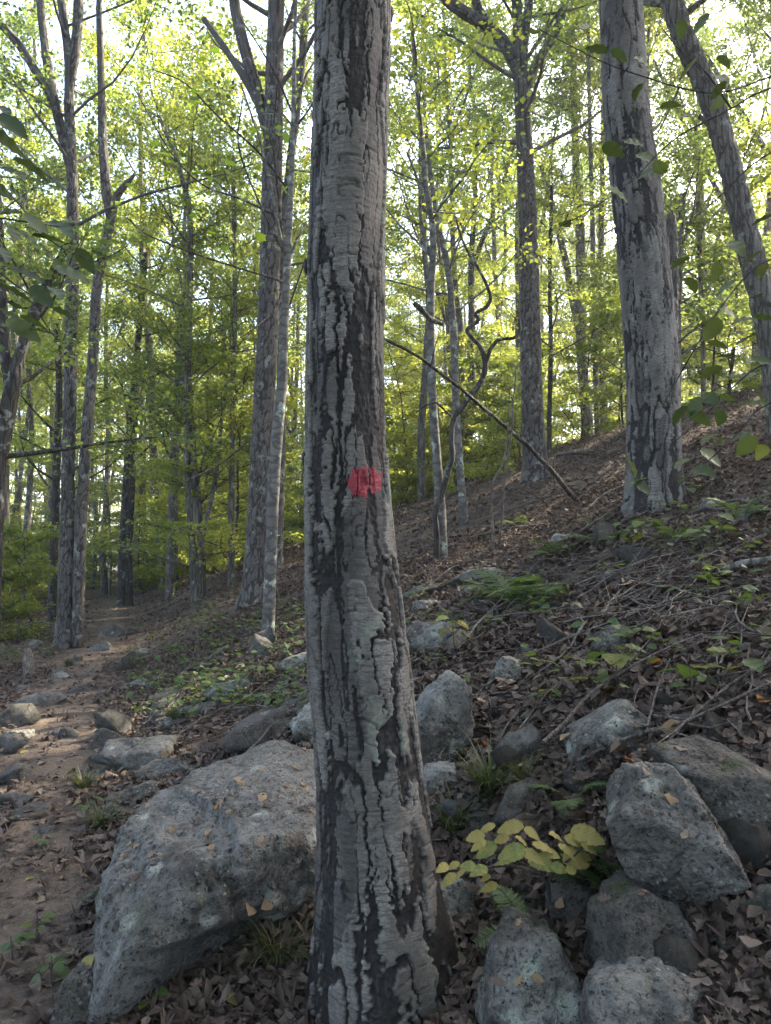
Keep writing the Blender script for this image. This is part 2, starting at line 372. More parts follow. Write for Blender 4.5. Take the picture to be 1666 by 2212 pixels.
def m_ground():
    b = MB('forest_floor'); c = b.t.nodes.new('ShaderNodeTexCoord').outputs['Object']
    n1 = b.noise(c, 1.2, 5, .6); n2 = b.noise(c, 14, 5, .7); n3 = b.noise(c, 60, 4, .65)
    col = b.mix(b.ramp(n1, [(.35, 0), (.65, 1)]), (.052,.038,.030), (.088,.066,.050))
    vo = b.n('ShaderNodeTexVoronoi', Vector=c, Scale=13.0).outputs['Color']
    col = b.mix(.5, col, b.ramp(b.n('ShaderNodeSeparateXYZ', i0=vo).outputs[0], [(0, (.035,.025,.02)), (.6, (.10,.073,.056)), (1, (.19,.145,.115))]))
    col = b.mix(b.ramp(n2, [(.35, .6), (.6, 0)]), col, (.025,.02,.016))
    h = b.math('ADD', n2, b.math('MULTIPLY', n3, .6))
    return b.done(b.bsdf(col, .95, h, 1.0, .03))
def m_trail():
    b = MB('trodden_earth'); c = b.t.nodes.new('ShaderNodeTexCoord').outputs['Object']
    n1 = b.noise(c, 2.2, 5, .6); n2 = b.noise(c, 30, 5, .7); n3 = b.noise(c, 110, 3)
    col = b.mix(b.ramp(n1, [(.35, 0), (.65, 1)]), (.095,.068,.05), (.16,.12,.09))
    col = b.mix(b.ramp(n2, [(.38, .7), (.58, 0)]), col, (.045,.035,.028))
    col = b.mix(b.ramp(n3, [(.6, 0), (.7, .8)]), col, (.24,.19,.14))
    return b.done(b.bsdf(col, .95, b.math('ADD', n2, n3), 1.0, .02))
def m_paint():
    b = MB('red_blaze_paint'); c = b.coord()
    n = b.noise(c, 35, 4); col = b.mix(b.ramp(n, [(.35, 0), (.7, 1)]), (.15,.010,.020), (.24,.02,.034))
    col = b.mix(b.ramp(b.noise(c, 120, 4, .7), [(.34, .8), (.44, 0)]), col, (.04,.02,.018))
    return b.done(b.bsdf(col, .68, b.noise(b.scaled(c, (40, 40, 120)), 1, 4), .9, .004, .4))
M_GROUND, M_TRAIL, M_PAINT = m_ground(), m_trail(), m_paint()

# ------------------------------------------------------------------ ground and trail
def nonuni(lo, hi, fine_lo, fine_hi, step, grow=1.09):
    a = list(np.arange(fine_lo, fine_hi, step)); s = step
    x = a[-1]
    while x < hi: s *= grow; x += s; a.append(x)
    s = step; x = a[0]; b = []
    while x > lo: s *= grow; x -= s; b.append(x)
    return np.array(b[::-1] + a)
gx = nonuni(-260, 260, -7, 7.5, .055); gy = nonuni(-60, 320, .6, 17, .055)
XX, YY = np.meshgrid(gx, gy); fx, fy = XX.ravel(), YY.ravel()
gz = GR(fx, fy) + .018 * fbm(np.stack([fx*9, fy*9, fx*0], 1), 2, 9)
nx_, ny_ = len(gx), len(gy)
ii = np.arange((ny_-1)*nx_).reshape(ny_-1, nx_)[:, :-1].ravel()
obj('ground', mesh('ground', np.stack([fx, fy, gz], 1), [np.stack([ii, ii+1, ii+nx_+1, ii+nx_], 1)], M_GROUND), kind='structure')
ty = np.concatenate([np.arange(-3, 16, .06), np.arange(16, 34, .2)]); tu = np.linspace(-1, 1, 27)
TY, TU = np.meshgrid(ty, tu, indexing='ij')
wd = .50 + .12*noise(np.stack([ty*1.1, ty*0, ty*0], 1), 3) - .012*np.clip(ty, 0, 20)
edge = noise(np.stack([TY.ravel()*2.5, np.sign(TU.ravel())*3.0, TY.ravel()*0], 1), 8).reshape(TY.shape)*.16
TX = trail_x(TY) + TU*(wd[:, None] + edge*np.abs(TU)) - .15
tz = GR(TX.ravel(), TY.ravel()) + .03*(1-np.abs(TU.ravel())**3) - .022 + .012*fbm(np.stack([TX.ravel()*7, TY.ravel()*7, TX.ravel()*0], 1), 3, 12)
nn = len(tu); ii = np.arange((len(ty)-1)*nn).reshape(len(ty)-1, nn)[:, :-1].ravel()
obj('trail', mesh('trail', np.stack([TX.ravel(), TY.ravel(), tz], 1), [np.stack([ii, ii+1, ii+nn+1, ii+nn], 1)], M_TRAIL), kind='structure')

# ------------------------------------------------------------------ tree building
def bark(kind, th, R0, z, seed):
    c, s = R0*np.cos(th), R0*np.sin(th)
    P = np.stack([c, s, z], 1)
    if kind == 'birch':
        band = np.floor(z/.013 + .8*noise(P*np.array([9, 9, 3]), seed+60)); sec = np.floor(th/.33 + .5*noise(P*np.array([8, 8, 14]), seed+59))
        jag = (_h01(band.astype(np.int64), sec.astype(np.int64), np.zeros(len(z), np.int64), seed+61)-.5)*.011 + noise(P*np.array([70, 70, 90]), seed+62)*.004
        wx = fbm(P*np.array([5, 5, 2.2]), 2, seed)*.045
        cj, sj = c + (wx+jag)*np.abs(np.sin(th)), s + (wx+jag)*np.abs(np.cos(th))
        Pj = np.stack([cj, sj, z], 1)
        e1 = np.abs(fbm(Pj*np.array([13, 13, 1.9]), 3, seed+70)); e2 = np.abs(fbm(Pj*np.array([22, 22, 4.2])+7.7, 2, seed+71))
        wv = .10 + .15*fbm(P*np.array([5, 5, 1.6]), 2, seed+80) + .03*noise(P*np.array([30, 30, 45]), seed+84)
        pl = np.minimum(sstep(wv, wv+.035, e1), sstep(wv*.75-.02, wv*.75+.015, e2))
        und = sstep(.21, .24, fbm(Pj*np.array([8, 8, 2.0])+3.1, 3, seed+82))            # outer layer shed: darker inner bark
        hcr = sstep(.055, .02, np.abs(noise(Pj*np.array([9, 9, 26]), seed+90)))*sstep(.0, .25, noise(P*np.array([12, 12, 9]), seed+91))
        pl = pl*(1-.58*und)*(1-.55*hcr)
        f3, f4, c3 = worley(np.stack([c/.017, s/.017, z/.032], 1)+jag[:, None]*40, seed+96)
        crumb = sstep(.05, .2, f4-f3)*(.35+.65*c3)
        pl = np.maximum(pl, .27*crumb*sstep(.25, .6, noise(P*np.array([22, 22, 12]), seed+97)*.5+.5))
        lay = np.round((noise(Pj*np.array([6, 6, 5]), seed+92)*.5+.5)*3)/3
        d = .0120*pl + .0022*lay*pl + .0009*noise(P*np.array([14, 14, 150]), seed+93) + .0013*fbm(P*90, 2, seed+94)*(1.5-pl) + .005*fbm(P*np.array([5, 5, 1.5]), 2, seed+95)
        return d, pl
    if kind == 'oak':
        wx = fbm(P*np.array([9, 9, 4]), 3, seed)*.05
        f1, f2, cid = worley(np.stack([(c+wx)/.045, (s+wx)/.045, (z+wx)/.22], 1), seed+5)
        pl = sstep(.02, .34, f2-f1)
        return .016*pl + .004*fbm(P*40, 2, seed+7), np.clip(pl + .2*noise(P*30, seed+8), 0, 1)
    d = .006*fbm(P*np.array([9, 9, 4]), 3, seed) + .0015*noise(P*60, seed+2)
    return d, np.full(len(th), .8)
def trunk_mesh(name, P, R, nth, step, kind, mat, seed, flare=None, fine_top=None, amp=1.0):
    """P path, R radius per path point; rings every `step`, coarser above fine_top."""
    Q, s = resample(np.column_stack([P, R]), step=step)
    if fine_top is not None:
        k = np.argmax(Q[:, 2] > fine_top); k = k if k > 0 else len(Q)
        keep = np.concatenate([np.arange(k), np.arange(k, len(Q), 12)]); Q = Q[keep]; s = s[keep]
    C, r = Q[:, :3], Q[:, 3]
    _, U, W = frames(C); n = len(C)
    th = np.arange(nth)*2*np.pi/nth
    TH = np.tile(th, n); Z = np.repeat(s, nth); RR = np.repeat(r, nth)
    d, pl = bark(kind, TH, float(np.median(r[:max(3, n//2)])), Z, seed)
    if flare is not None: RR = RR*(1+flare(TH, Z))
    rad = RR + amp*d*np.minimum(1, RR/.06)
    V = np.repeat(C, nth, 0) + rad[:, None]*(np.cos(TH)[:, None]*np.repeat(U, nth, 0) + np.sin(TH)[:, None]*np.repeat(W, nth, 0))
    i = np.arange(n-1)[:, None]*nth; j = np.arange(nth)[None]; j2 = (j+1) % nth
    F = np.stack([i+j, i+j2, i+nth+j2, i+nth+j], -1).reshape(-1, 4)
    return mesh(name, V, [F], mat, {'plate': pl}), V, pl, n
def grow(bp, br, rng, start, n, L, el, sub, tubes, clusters, az0=None, azs=math.pi, droop=.0, sides=5):
    Q, s = resample(np.column_stack([bp, br]), n=60)
    for i in range(n):
        t = start + (1-start)*((i + rng.random())/n)*.98
        k = min(58, int(t*59)); p = Q[k, :3]; r = min(.045, max(.012, Q[k, 3]*.38))
        az = (i*2.39996 + rng.uniform(-.4, .4)) if az0 is None else az0 + rng.uniform(-azs, azs)
        e = rng.uniform(*el); ln = rng.uniform(*L)*(1.15 - .6*(t-start)/(1-start+1e-6))
        d = np.array([math.cos(az)*math.cos(e), math.sin(az)*math.cos(e), math.sin(e)])
        pts = [p]
        for q in range(5):
            d = nrm(d + np.array([rng.uniform(-.2, .2), rng.uniform(-.2, .2), rng.uniform(-.08, .16) - droop]))
            pts.append(pts[-1] + d*ln/5)
        pts = np.array(pts); rr = np.linspace(r, .006, 6)
        tubes.append(tube(pts, rr, sides))
        clusters.append((pts[-1], d))
        for q in range(sub):
            u = rng.uniform(.3, .98)*5; a = int(u); p0 = pts[a] + (pts[min(5, a+1)]-pts[a])*(u-a)
            d2 = nrm(d + np.array([rng.uniform(-1, 1), rng.uniform(-1, 1), rng.uniform(-.35, .5) - droop]))
            l2 = ln*rng.uniform(.2, .42)
            sp = np.array([p0, p0+d2*l2*.5+np.array([0, 0, .03]), p0+d2*l2])
            tubes.append(tube(sp, [max(.005, rr[a]*.5), .005, .003], 3))
            clusters.append((sp[2], d2)); clusters.append((sp[1], d2))
def foliage(clusters, nleaf, spread, size, T, rng, flat=.55, up=.75, mod=1.0):
    g = np.random.default_rng(rng.randrange(1 << 30))
    C = np.array([c for c, d in clusters]); D = np.array([d for c, d in clusters]); m = len(C)*nleaf
    ci = np.repeat(np.arange(len(C)), nleaf)
    hd = nrm(D*np.array([1, 1, .45]) + 1e-3); pd = np.stack([-hd[:, 1], hd[:, 0], np.zeros(len(C))], 1)
    sc_ = (spread*g.uniform(.6, 1.35, len(C)))[ci][:, None]
    off = hd[ci]*(g.uniform(-1.5, 1.1, (m, 1))*sc_) + pd[ci]*(g.normal(0, .62, (m, 1))*sc_) + np.array([0, 0, 1])*(g.normal(0, .30*flat, (m, 1))*sc_)
    ax = nrm(D[ci]*.4 + nrm(off)*.7 + g.normal(0, .5, (m, 3))*np.array([1, 1, .5]) + np.array([0, 0, -.25]))
    nr = np.array([0, 0, up]) + g.normal(0, .45, (m, 3))
    base = g.uniform(0, 1, len(C))
    rnd = np.clip(.55*base[ci] + .45*g.uniform(0, 1, m), 0, 1)
    return leaf_arrays(C[ci]+off, ax, nr, size*g.uniform(.65, 1.25, m), T, rnd)

def extend_up(P, R, top, rng, bend=.08):
    P = [p for p in P]; R = list(R); d = nrm(P[-1]-P[-2]); d = nrm(d + np.array([0, 0, .5])); z0 = P[-1][2]; r0 = R[-1]
    while P[-1][2] < top:
        d = nrm(d + np.array([rng.uniform(-bend, bend), rng.uniform(-bend, bend), .12]))
        P.append(P[-1] + d*.9); R.append(max(.02, r0*(1 - .85*(P[-1][2]-z0)/(top-z0))))
    return np.array(P), np.array(R)
def named_tree(name, label, stems, kind, mat, seed, base=None, Y=None, nth=40, step=.03, top=14, crown=None, flare_amt=.0, lean=None, cat='tree', leafmat=None, leafT=T_FAR, group=None, amp=1.0, crown_name='crown'):
    """stems: lists of (px, py, half width px) from the ground up; the first is the trunk."""
    rng = random.Random(seed)
    if base is not None:
        b, t = hit(*base); Y = b[1]
    t0 = thing(name, label, cat, group=group)
    loc = None; tubes, clusters = [], []; allpaths = []
    for si, st in enumerate(stems):
        P, R = [], []
        for q in st:
            dy = q[3] if len(q) > 3 else 0
            p, t = at(q[0], q[1], Y+dy); P.append(p); R.append(q[2]/FPX*t)
        P, R = np.array(P), np.array(R)
        if si == 0:
            g = GR(P[0][0], P[0][1])[0]; loc = np.array([P[0][0], P[0][1], g])
            P = np.vstack([[P[0][0], P[0][1], min(g, P[0][2]) - .35], P]); R = np.concatenate([[R[0]*1.05], R])
        if st[-1][1] <= 5 and top:
            P, R = extend_up(P, R, top if si == 0 else top*.85, rng)
        allpaths.append((P, R))
    t0.location = loc
    for si, (P, R) in enumerate(allpaths):
        fl = None
        if si == 0 and flare_amt:
            ph = rng.uniform(0, 6); g0 = .35
            fl = lambda TH, Z: flare_amt*np.exp(-np.clip(Z-g0, 0, 9)/.16)*(1+.55*np.cos(TH*5+ph+np.sin(TH*2)))
        main = si == 0
        if R[0] > .05 or main:
            me = trunk_mesh('trunk' if main else 'limb', P-loc, R, nth if main else max(12, nth//2), step if main else step*1.6, kind, mat, seed+si, fl, fine_top=None if P[-1][2] < 9 else 9-loc[2], amp=amp)[0]
        else:
            Q, _ = resample(np.column_stack([P-loc, R]), step=.12); V, F = tube(Q[:, :3], Q[:, 3], 8)
            me = mesh('limb', V, [F], mat, {'plate': np.full(len(V), .8)})
        obj('trunk' if main else 'limb', me, t0)
    if crown:
        for (P, R) in (allpaths if crown.get('all') else allpaths[:1]):
            grow(P-loc, R, rng, crown.get('start', .5), crown['n'], crown.get('L', (1.5, 3.2)), crown.get('el', (.2, .9)), crown.get('sub', 4), tubes, clusters, crown.get('az'), crown.get('azs', math.pi), crown.get('droop', 0))
        V, F = join(tubes); o = obj('branchwork', mesh('branchwork', V, [F], mat, {'plate': np.full(len(V), .8)}), t0, kind='stuff')
        V, F, r = foliage(clusters, crown.get('leaf', 30), crown.get('spread', .34), crown.get('size', .1), leafT, rng)
        obj(crown_name, mesh('crown', V, [F], leafmat or M_LEAF, {'rnd': r}, False), t0, kind='stuff')
    return t0, allpaths, loc

# --- the marked birch in front
BY = 2.5
def birch_main():
    rng = random.Random(4)
    e = [(0,683,843),(250,677,837),(500,668,830),(750,664,829),(1000,663,833),(1150,665,845),(1300,668,864),(1450,675,884),(1600,688,902),(1750,690,922),(1900,690,946),(2050,684,975),(2212,672,1015)]
    P, R = [], []
    for y, a, b in e[::-1]:
        p, t = at((a+b)/2, y, BY); P.append(p); R.append((b-a)/2/FPX*t)
    P, R = np.array(P), np.array(R)
    R = R - .006
    P = np.vstack([P[0]+np.array([.05, 0, -.4]), P[0]+np.array([.02, 0, -.15]), P]); R = np.concatenate([[R[0]*1.5, R[0]*1.2], R])
    P, R = extend_up(P, R, 13, rng)
    loc = np.array([P[2][0], P[2][1], GR(P[2][0], P[2][1])[0]])
    t0 = thing('birch_tree', 'grey flaky-barked birch trunk in the foreground with a red paint blaze', 'tree', loc=loc)
    fl = lambda TH, Z: (.16*np.exp(-np.clip(Z-.35, 0, 9)/.28))*(np.cos(TH*4+.6)+.5) + .035*np.sin(TH*2+Z*1.3)+.025*np.sin(TH*3-Z*2.1+1)
    nth = 340
    me, V, pl, n = trunk_mesh('trunk', P-loc, R, nth, .0048, 'birch', M_BIRCH, 21, fl, fine_top=3.75-loc[2])
    obj('trunk', me, t0)
    # the blaze: paint lying on the plates
    Vw = V.reshape(n, nth, 3)
    NV = np.zeros(len(V)*3, np.float32); me.vertices.foreach_get('normal', NV); NV = NV.reshape(n, nth, 3)
    W = Vw + loc
    rel = W - np.array([0, 0, EYE]); dep = rel[..., 1]*CP + rel[..., 2]*SP
    px = CX + FPX*rel[..., 0]/dep; py = CY - FPX*(-rel[..., 1]*SP + rel[..., 2]*CP)/dep
    front = NV[..., 1] < .25
    nse = noise(np.stack([W[..., 0].ravel()*60, W[..., 1].ravel()*60, W[..., 2].ravel()*90], 1), 5).reshape(px.shape)
    def blob(cx, cy, ax, ay): return ((px-cx)/ax)**2 + ((py-cy)/ay)**2 + nse*.28
    painted = np.zeros(px.shape, bool)
    for sx in (770, 808):
        m = (blob(789, 1041, 41, 38) < 1) & front & ((pl.reshape(n, nth) > .06) | (np.abs(px-790) > 8)) & ~painted
        core = m & (np.abs(px-sx) < 8) & (np.abs(py-1041) < 14)
        m = m & np.roll(m, 1, 1) & np.roll(m, -1, 1) & np.roll(m, 1, 0) & np.roll(m, -1, 0); core &= m
        for _ in range(160):
            g_ = core.copy(); g_[1:] |= core[:-1]; g_[:-1] |= core[1:]; g_ |= np.roll(core, 1, 1) | np.roll(core, -1, 1); core = g_ & m
        m = core; painted |= core
        if m.sum() < 60: continue
        fi, fj = np.where(m[:-1] & m[1:] & np.roll(m, -1, 1)[:-1] & np.roll(m, -1, 1)[1:])
        idx = np.stack([fi*nth+fj, fi*nth+(fj+1) % nth, (fi+1)*nth+(fj+1) % nth, (fi+1)*nth+fj], 1)
        u, inv = np.unique(idx, return_inverse=True)
        Vb = (V + NV.reshape(-1, 3)*.0009)[u]
        o = obj('paint_blaze', mesh('paint_blaze', Vb, [inv.reshape(-1, 4)], M_PAINT), t0); o['label'] = 'red painted trail blaze'
    # knobs on the left edge
    for kx, ky, kr in ((668, 575, .020), (667, 990, .024), (838, 30, .022)):
        p, t = at(kx, ky, BY+.02); g = np.random.default_rng(int(ky))
        d = sphere(3); r = kr*(1+.35*fbm(d*2.2+ky, 3, 3))
        vv = d*r[:, None]*np.array([1, 1, 1.5]) + p - loc
        obj('bark_knob', mesh('bark_knob', vv, [SPH_F[3]], M_BIRCH, {'plate': np.full(len(vv), .1)}), t0)
    tubes, cl = [], []
    grow(P-loc, R, rng, .55, 22, (1.6, 3.2), (.2, .9), 4, tubes, cl)
    Vt, F = join(tubes); obj('branchwork', mesh('branchwork', Vt, [F], M_GREYBARK), t0, kind='stuff')
    Vt, F, r = foliage(cl, 26, .34, .09, T_FAR, rng); obj('crown', mesh('crown', Vt, [F], M_LEAF, {'rnd': r}, False), t0, kind='stuff')
SPH, SPH_F = {}, {}
def sphere(level):
    if level not in SPH:
        bm = bmesh.new(); bmesh.ops.create_icosphere(bm, subdivisions=level, radius=1)
        SPH[level] = np.array([v.co[:] for v in bm.verts], np.float32); SPH_F[level] = np.array([[v.index for v in f.verts] for f in bm.faces], np.int32); bm.free()
    return SPH[level]
birch_main()

# --- named trees behind it
CR = dict(n=28, start=.45, leaf=34, spread=.38, size=.082)
named_tree('oak_tree', 'twin-stemmed rough grey tree at the left edge of the trail',
  [[(138,1400,19),(140,1340,15.5),(143,1250,14),(148,1000,12.5),(155,719,12),(157,560,11.5),(156,380,10),(150,250,9),(148,127,8),(132,0,7)],
   [(168,1396,12),(172,1200,11),(183,1001,10.5),(194,860,10),(203,747,9.5),(211,613,9),(237,486,8),(254,423,7),(290,378,3)],
   [(156,380,8),(122,237,9),(101,127,8),(87,0,7)],
   [(150,200,8),(165,90,9),(170,0,9)],
   [(122,237,8),(75,150,8),(20,70,7),(-40,20,6)],
   [(240,480,8),(229,402,9),(222,300,8),(220,211,7),(215,42,6),(214,0,5)]],
  'oak', M_OAKBARK, 31, base=(140,1400), nth=90, step=.02, top=15, crown=dict(CR, n=20), flare_amt=.2, amp=.8)
named_tree('oak_tree', 'broad straight ridged tree behind the slim pale maple, left of the marked birch',
  [[(548,1303,26),(554,1200,23),(564,1000,21.5),(574,800,21),(579,705,20.5),(587,423,20),(592,211,18),(597,0,16)],
   [(590,330,9),(560,215,11),(530,110,11),(505,0,10)], [(598,420,7),(585,300,8),(545,200,8),(490,110,7),(440,40,6)]],
  'oak', M_OAKBARK, 37, base=(550,1305), nth=80, step=.025, top=18, crown=CR, flare_amt=.3)
named_tree('maple_tree', 'slim pale mottled tree standing just left of the marked birch',
  [[(579,1375,14),(584,1250,13),(592,1043,12.5),(601,920,12),(609,832,11),(614,705,10),(620,592,8),(630,381,6),(635,211,5),(636,90,4),(640,0,3)],
   [(616,560,4),(600,480,3),(585,400,3),(560,300,2.5),(520,180,2)], [(618,590,4),(640,520,3),(662,480,2.5)], [(632,330,3),(655,180,2.5),(690,120,2)]],
  'smooth', M_SMOOTH, 41, base=(579,1378), nth=40, step=.03, top=9, crown=None)
named_tree('oak_tree', 'dark forked oak with spreading limbs on the slope, right of the marked birch',
  [[(1160,1032,27),(1155,980,24),(1151,900,22),(1147,780,21),(1143,600,20),(1140,460,18),(1132,300,16),(1128,205,15),(1124,140,13),(1120,77,10),(1116,0,9)],
   [(1128,175,12),(1112,135,12),(1079,82,12),(1033,46,11),(967,0,11)], [(1100,115,9),(1066,70,9),(1040,30,9),(1028,0,8)],
   [(1128,150,8),(1136,60,8),(1143,0,8)], [(1138,190,8),(1150,160,8),(1171,118,8),(1202,66,8),(1222,0,7)]],
  'oak', M_OAKBARK, 43, base=(1160,1038), nth=80, step=.025, top=16, crown=dict(CR, n=22), flare_amt=.3)
named_tree('birch_tree', 'thick grey cracked-bark birch leaning on the right slope',
  [[(1414,1085,54),(1412,1000,53),(1411,900,52),(1409,800,52),(1398,650,51),(1385,512,50),(1370,380,48),(1355,256,46),(1347,120,43),(1340,0,41)]],
  'birch', M_BIRCH, 47, base=(1414,1100), nth=200, step=.011, top=14, crown=dict(CR, n=20), flare_amt=.16, amp=1.3)
named_tree('maple_tree', 'curved grey trunk leaning in from the right edge',
  [[(1690,900,30),(1672,760,27),(1652,665,25),(1614,512,23),(1577,358,21),(1532,205,21),(1480,90,20),(1452,0,20)],
   [(1600,400,7),(1570,330,7),(1540,280,6),(1510,250,5)]],
  'oak', M_GREYBARK, 53, Y=8.6, nth=64, step=.03, top=14, crown=CR)
named_tree('dead_snag', 'broken-topped dead snag behind the thick right birch',
  [[(1446,1000,13),(1450,800,12),(1452,600,11),(1451,500,10),(1450,462,7)]], 'oak', M_OAKBARK, 59, Y=11.5, nth=40, step=.03, top=None, cat='snag')
named_tree('beech_tree', 'slender pale beech wrapped by the twisted vine',
  [[(954,1204,13),(952,1120,12),(949,1060,11),(941,958,10),(936,880,9),(933,805,9),(931,651,8),(936,512,7),(920,400,6),(912,300,5),(900,180,4),(890,60,3)],
   [(933,560,4),(910,480,4),(905,400,3),(880,330,2.5)]],
  'smooth', M_SMOOTH, 61, base=(954,1208), nth=36, step=.03, top=None, crown=dict(n=12, start=.55, leaf=16, L=(.8, 1.6), size=.075, spread=.25, sub=3), leafmat=M_UNDER)
named_tree('beech_tree', 'second slim pale beech, behind and right of the vine-wrapped one',
  [[(1002,1120,9),(996,1040,8.5),(990,958,8.5),(984,850,8),(982,753,8),(975,650,7),(968,580,7),(950,500,6),(941,450,5),(925,330,4),(915,200,3)]],
  'smooth', M_SMOOTH, 67, base=(1003,1128), nth=30, step=.04, top=None, crown=dict(n=12, start=.5, leaf=18, L=(1, 2), size=.08, spread=.28, sub=3), leafmat=M_UNDER)
named_tree('oak_tree', 'dark forked tree leaning over the trail at the far left edge',
  [[(-12,1050,19),(2,960,17),(18,880,15),(32,820,14),(45,760,10),(70,690,10),(110,600,8),(150,520,6)],
   [(22,850,9),(12,760,10),(5,650,9),(0,520,8),(-10,380,7)]],
  'oak', M_DARKBARK, 71, Y=9.5, nth=36, step=.04, top=None, crown=dict(n=10, start=.5, leaf=24, L=(1, 2), size=.09, spread=.3, sub=3))
far_named = [
  ('dark split tree where the trail disappears', [[(262,1330,11),(266,1200,10),(274,1050,9),(282,920,8),(297,760,7),(310,600,6),(322,480,5)],[(280,1330,9),(279,1200,8),(284,1050,8),(292,900,7),(303,780,5)]], M_DARKBARK, 20),
  ('thin sunlit-edged tree at the foot of the left bank', [[(421,1288,9),(416,1180,8),(407,1043,7.5),(404,874,7),(409,705,6.5),(410,465,6),(395,400,5),(381,381-40,5),(350,275,4),(330,180,3)]], M_GREYBARK, 15),
  ('dark-sided tree beside the thin sunlit one, left bank', [[(436,1290,10),(432,1150,9),(420,1010,8),(412,900,7),(405,760,5)]], M_GREYBARK, 15.5),
  ('straight grey tree behind the trail bank', [[(368,1240,9),(372,1100,8.5),(377,960,8),(384,830,7),(390,650,6)]], M_GREYBARK, 19),
  ('slim upright tree left of the broad ridged tree', [[(499,1278,7),(500,1100,7),(503,874,6),(508,635,5),(505,420,5),(500,250,4)]], M_GREYBARK, 15),
  ('twin trunk glimpsed beside the broad ridged tree', [[(606,1290,9),(600,1180,11),(604,1040,11),(606,900,10),(610,760,9),(612,500,8),(640,250,8),(655,120,8),(660,0,8)]], M_OAKBARK, 14.5),
  ('pale double trunk on the sunny crest', [[(1270,930,13),(1264,850,12),(1256,753,11),(1255,600,10),(1253,486,10),(1245,380,8),(1240,200,7),(1235,0,6)],[(1262,780,6),(1235,640,7),(1212,512,7),(1180,400,6),(1150,290,5)]], M_GREYBARK, 22),
  ('thin crest tree beside the pale double trunk', [[(1290,930,6),(1287,800,6),(1283,650,5),(1280,480,5),(1274,250,4),(1270,0,4)]], M_GREYBARK, 21),
  ('thin dark pole tree right of the cracked-bark birch', [[(1520,900,6),(1519,760,5),(1512,560,5),(1506,358,4),(1500,200,3)]], M_GREYBARK, 15),
  ('straight thin trunk right of the forked oak', [[(1186,1000,6),(1187,900,5),(1190,750,5),(1188,600,4),(1192,400,4)]], M_DARKBARK, 18),
  ('grey trunk peeping out behind the cracked-bark birch', [[(1462,1000,9),(1462,850,9),(1464,700,8),(1468,560,8),(1475,420,7)]], M_GREYBARK, 13.5),
  ('dark trunk behind the twin-stemmed left tree', [[(112,1340,9),(118,1150,9),(124,960,8),(128,830,7),(122,700,6)]], M_DARKBARK, 16)]
for i, (lb, st, mt, Yd) in enumerate(far_named):
    named_tree('woodland_tree', lb, st, 'oak' if mt in (M_OAKBARK,) else 'smooth', mt, 100+i*7, Y=Yd, nth=20, step=.08, top=17 if st[0][-1][1] <= 5 else None,
               crown=dict(n=16, start=.4, leaf=34, L=(1.2, 2.6), size=.078, spread=.36, sub=5, el=(.1, .9)), leafmat=M_UNDER if i % 2 else M_LEAF)

# --- background forest prototypes
def proto_tall(seed, H, r0, fork, mat, leafmat, leaf=36, size=.088):
    rng = random.Random(seed); tubes, cl = [], []
    P = [np.array([0, 0, -.6])]; d = np.array([rng.uniform(-.08, .08), rng.uniform(-.08, .08), 1.])
    n = 14
    for i in range(n):
        d = nrm(d + np.array([rng.uniform(-.07, .07), rng.uniform(-.07, .07), .12])); P.append(P[-1]+d*(H+.6)/n)
    P = np.array(P); R = r0*np.linspace(1.1, .12, len(P))**.9
    Q, _ = resample(np.column_stack([P, R]), n=40)
    Q[:, :2] += .05*np.stack([noise(Q[:, :3]*.8, seed), noise(Q[:, :3]*.8, seed+1)], 1)
    tubes.append(tube(Q[:, :3], Q[:, 3], 10))
    stems = [(P, R, .42, 20)]
    for f in range(fork):
        k = rng.choice([4, 5, 6, 7]); az = rng.uniform(0, 6.28); dd = nrm(np.array([math.cos(az)*.5, math.sin(az)*.5, 1])); pp = [P[k]]
        for i in range(8):
            dd = nrm(dd + np.array([rng.uniform(-.1, .1), rng.uniform(-.1, .1), .12])); pp.append(pp[-1]+dd*(H-P[k][2])*.9/8)
        pp = np.array(pp); rr = R[k]*.75*np.linspace(1, .12, 9); Qf, _ = resample(np.column_stack([pp, rr]), n=20); tubes.append(tube(Qf[:, :3], Qf[:, 3], 8)); stems.append((pp, rr, .3, 12))
    for (p, r, s, nb) in stems: grow(p, r, rng, s, nb, (H*.10, H*.22), (.25, 1.0), 5, tubes, cl)
    V, F = join(tubes); tm = mesh('trunk', V, [F], mat)
    V, F, r = foliage(cl, leaf, .30, size*rng.uniform(.9, 1.25), T_FAR, rng)
    return tm, mesh('crown', V, [F], leafmat, {'rnd': r}, False)
def proto_under(seed, H, r0, mat, leafmat, n=26, leaf=28, size=.08, start=.12, L=(.9, 2.0)):
    rng = random.Random(seed); tubes, cl = [], []
    P = [np.array([0, 0, -.5])]; d = np.array([rng.uniform(-.2, .2), rng.uniform(-.2, .2), 1.])
    for i in range(9):
        d = nrm(d + np.array([rng.uniform(-.16, .16), rng.uniform(-.16, .16), .15])); P.append(P[-1]+d*(H+.5)/9)
    P = np.array(P); R = r0*np.linspace(1.1, .15, 10); Q, _ = resample(np.column_stack([P, R]), n=26); tubes.append(tube(Q[:, :3], Q[:, 3], 7))
    grow(P, R, rng, start, n, L, (-.05, .5), 4, tubes, cl, droop=.03)
    V, F = join(tubes); tm = mesh('trunk', V, [F], mat)
    V, F, r = foliage(cl, leaf, .24, size, T_FAR, rng, flat=.35, up=1.1)
    return tm, mesh('crown', V, [F], leafmat, {'rnd': r}, False)
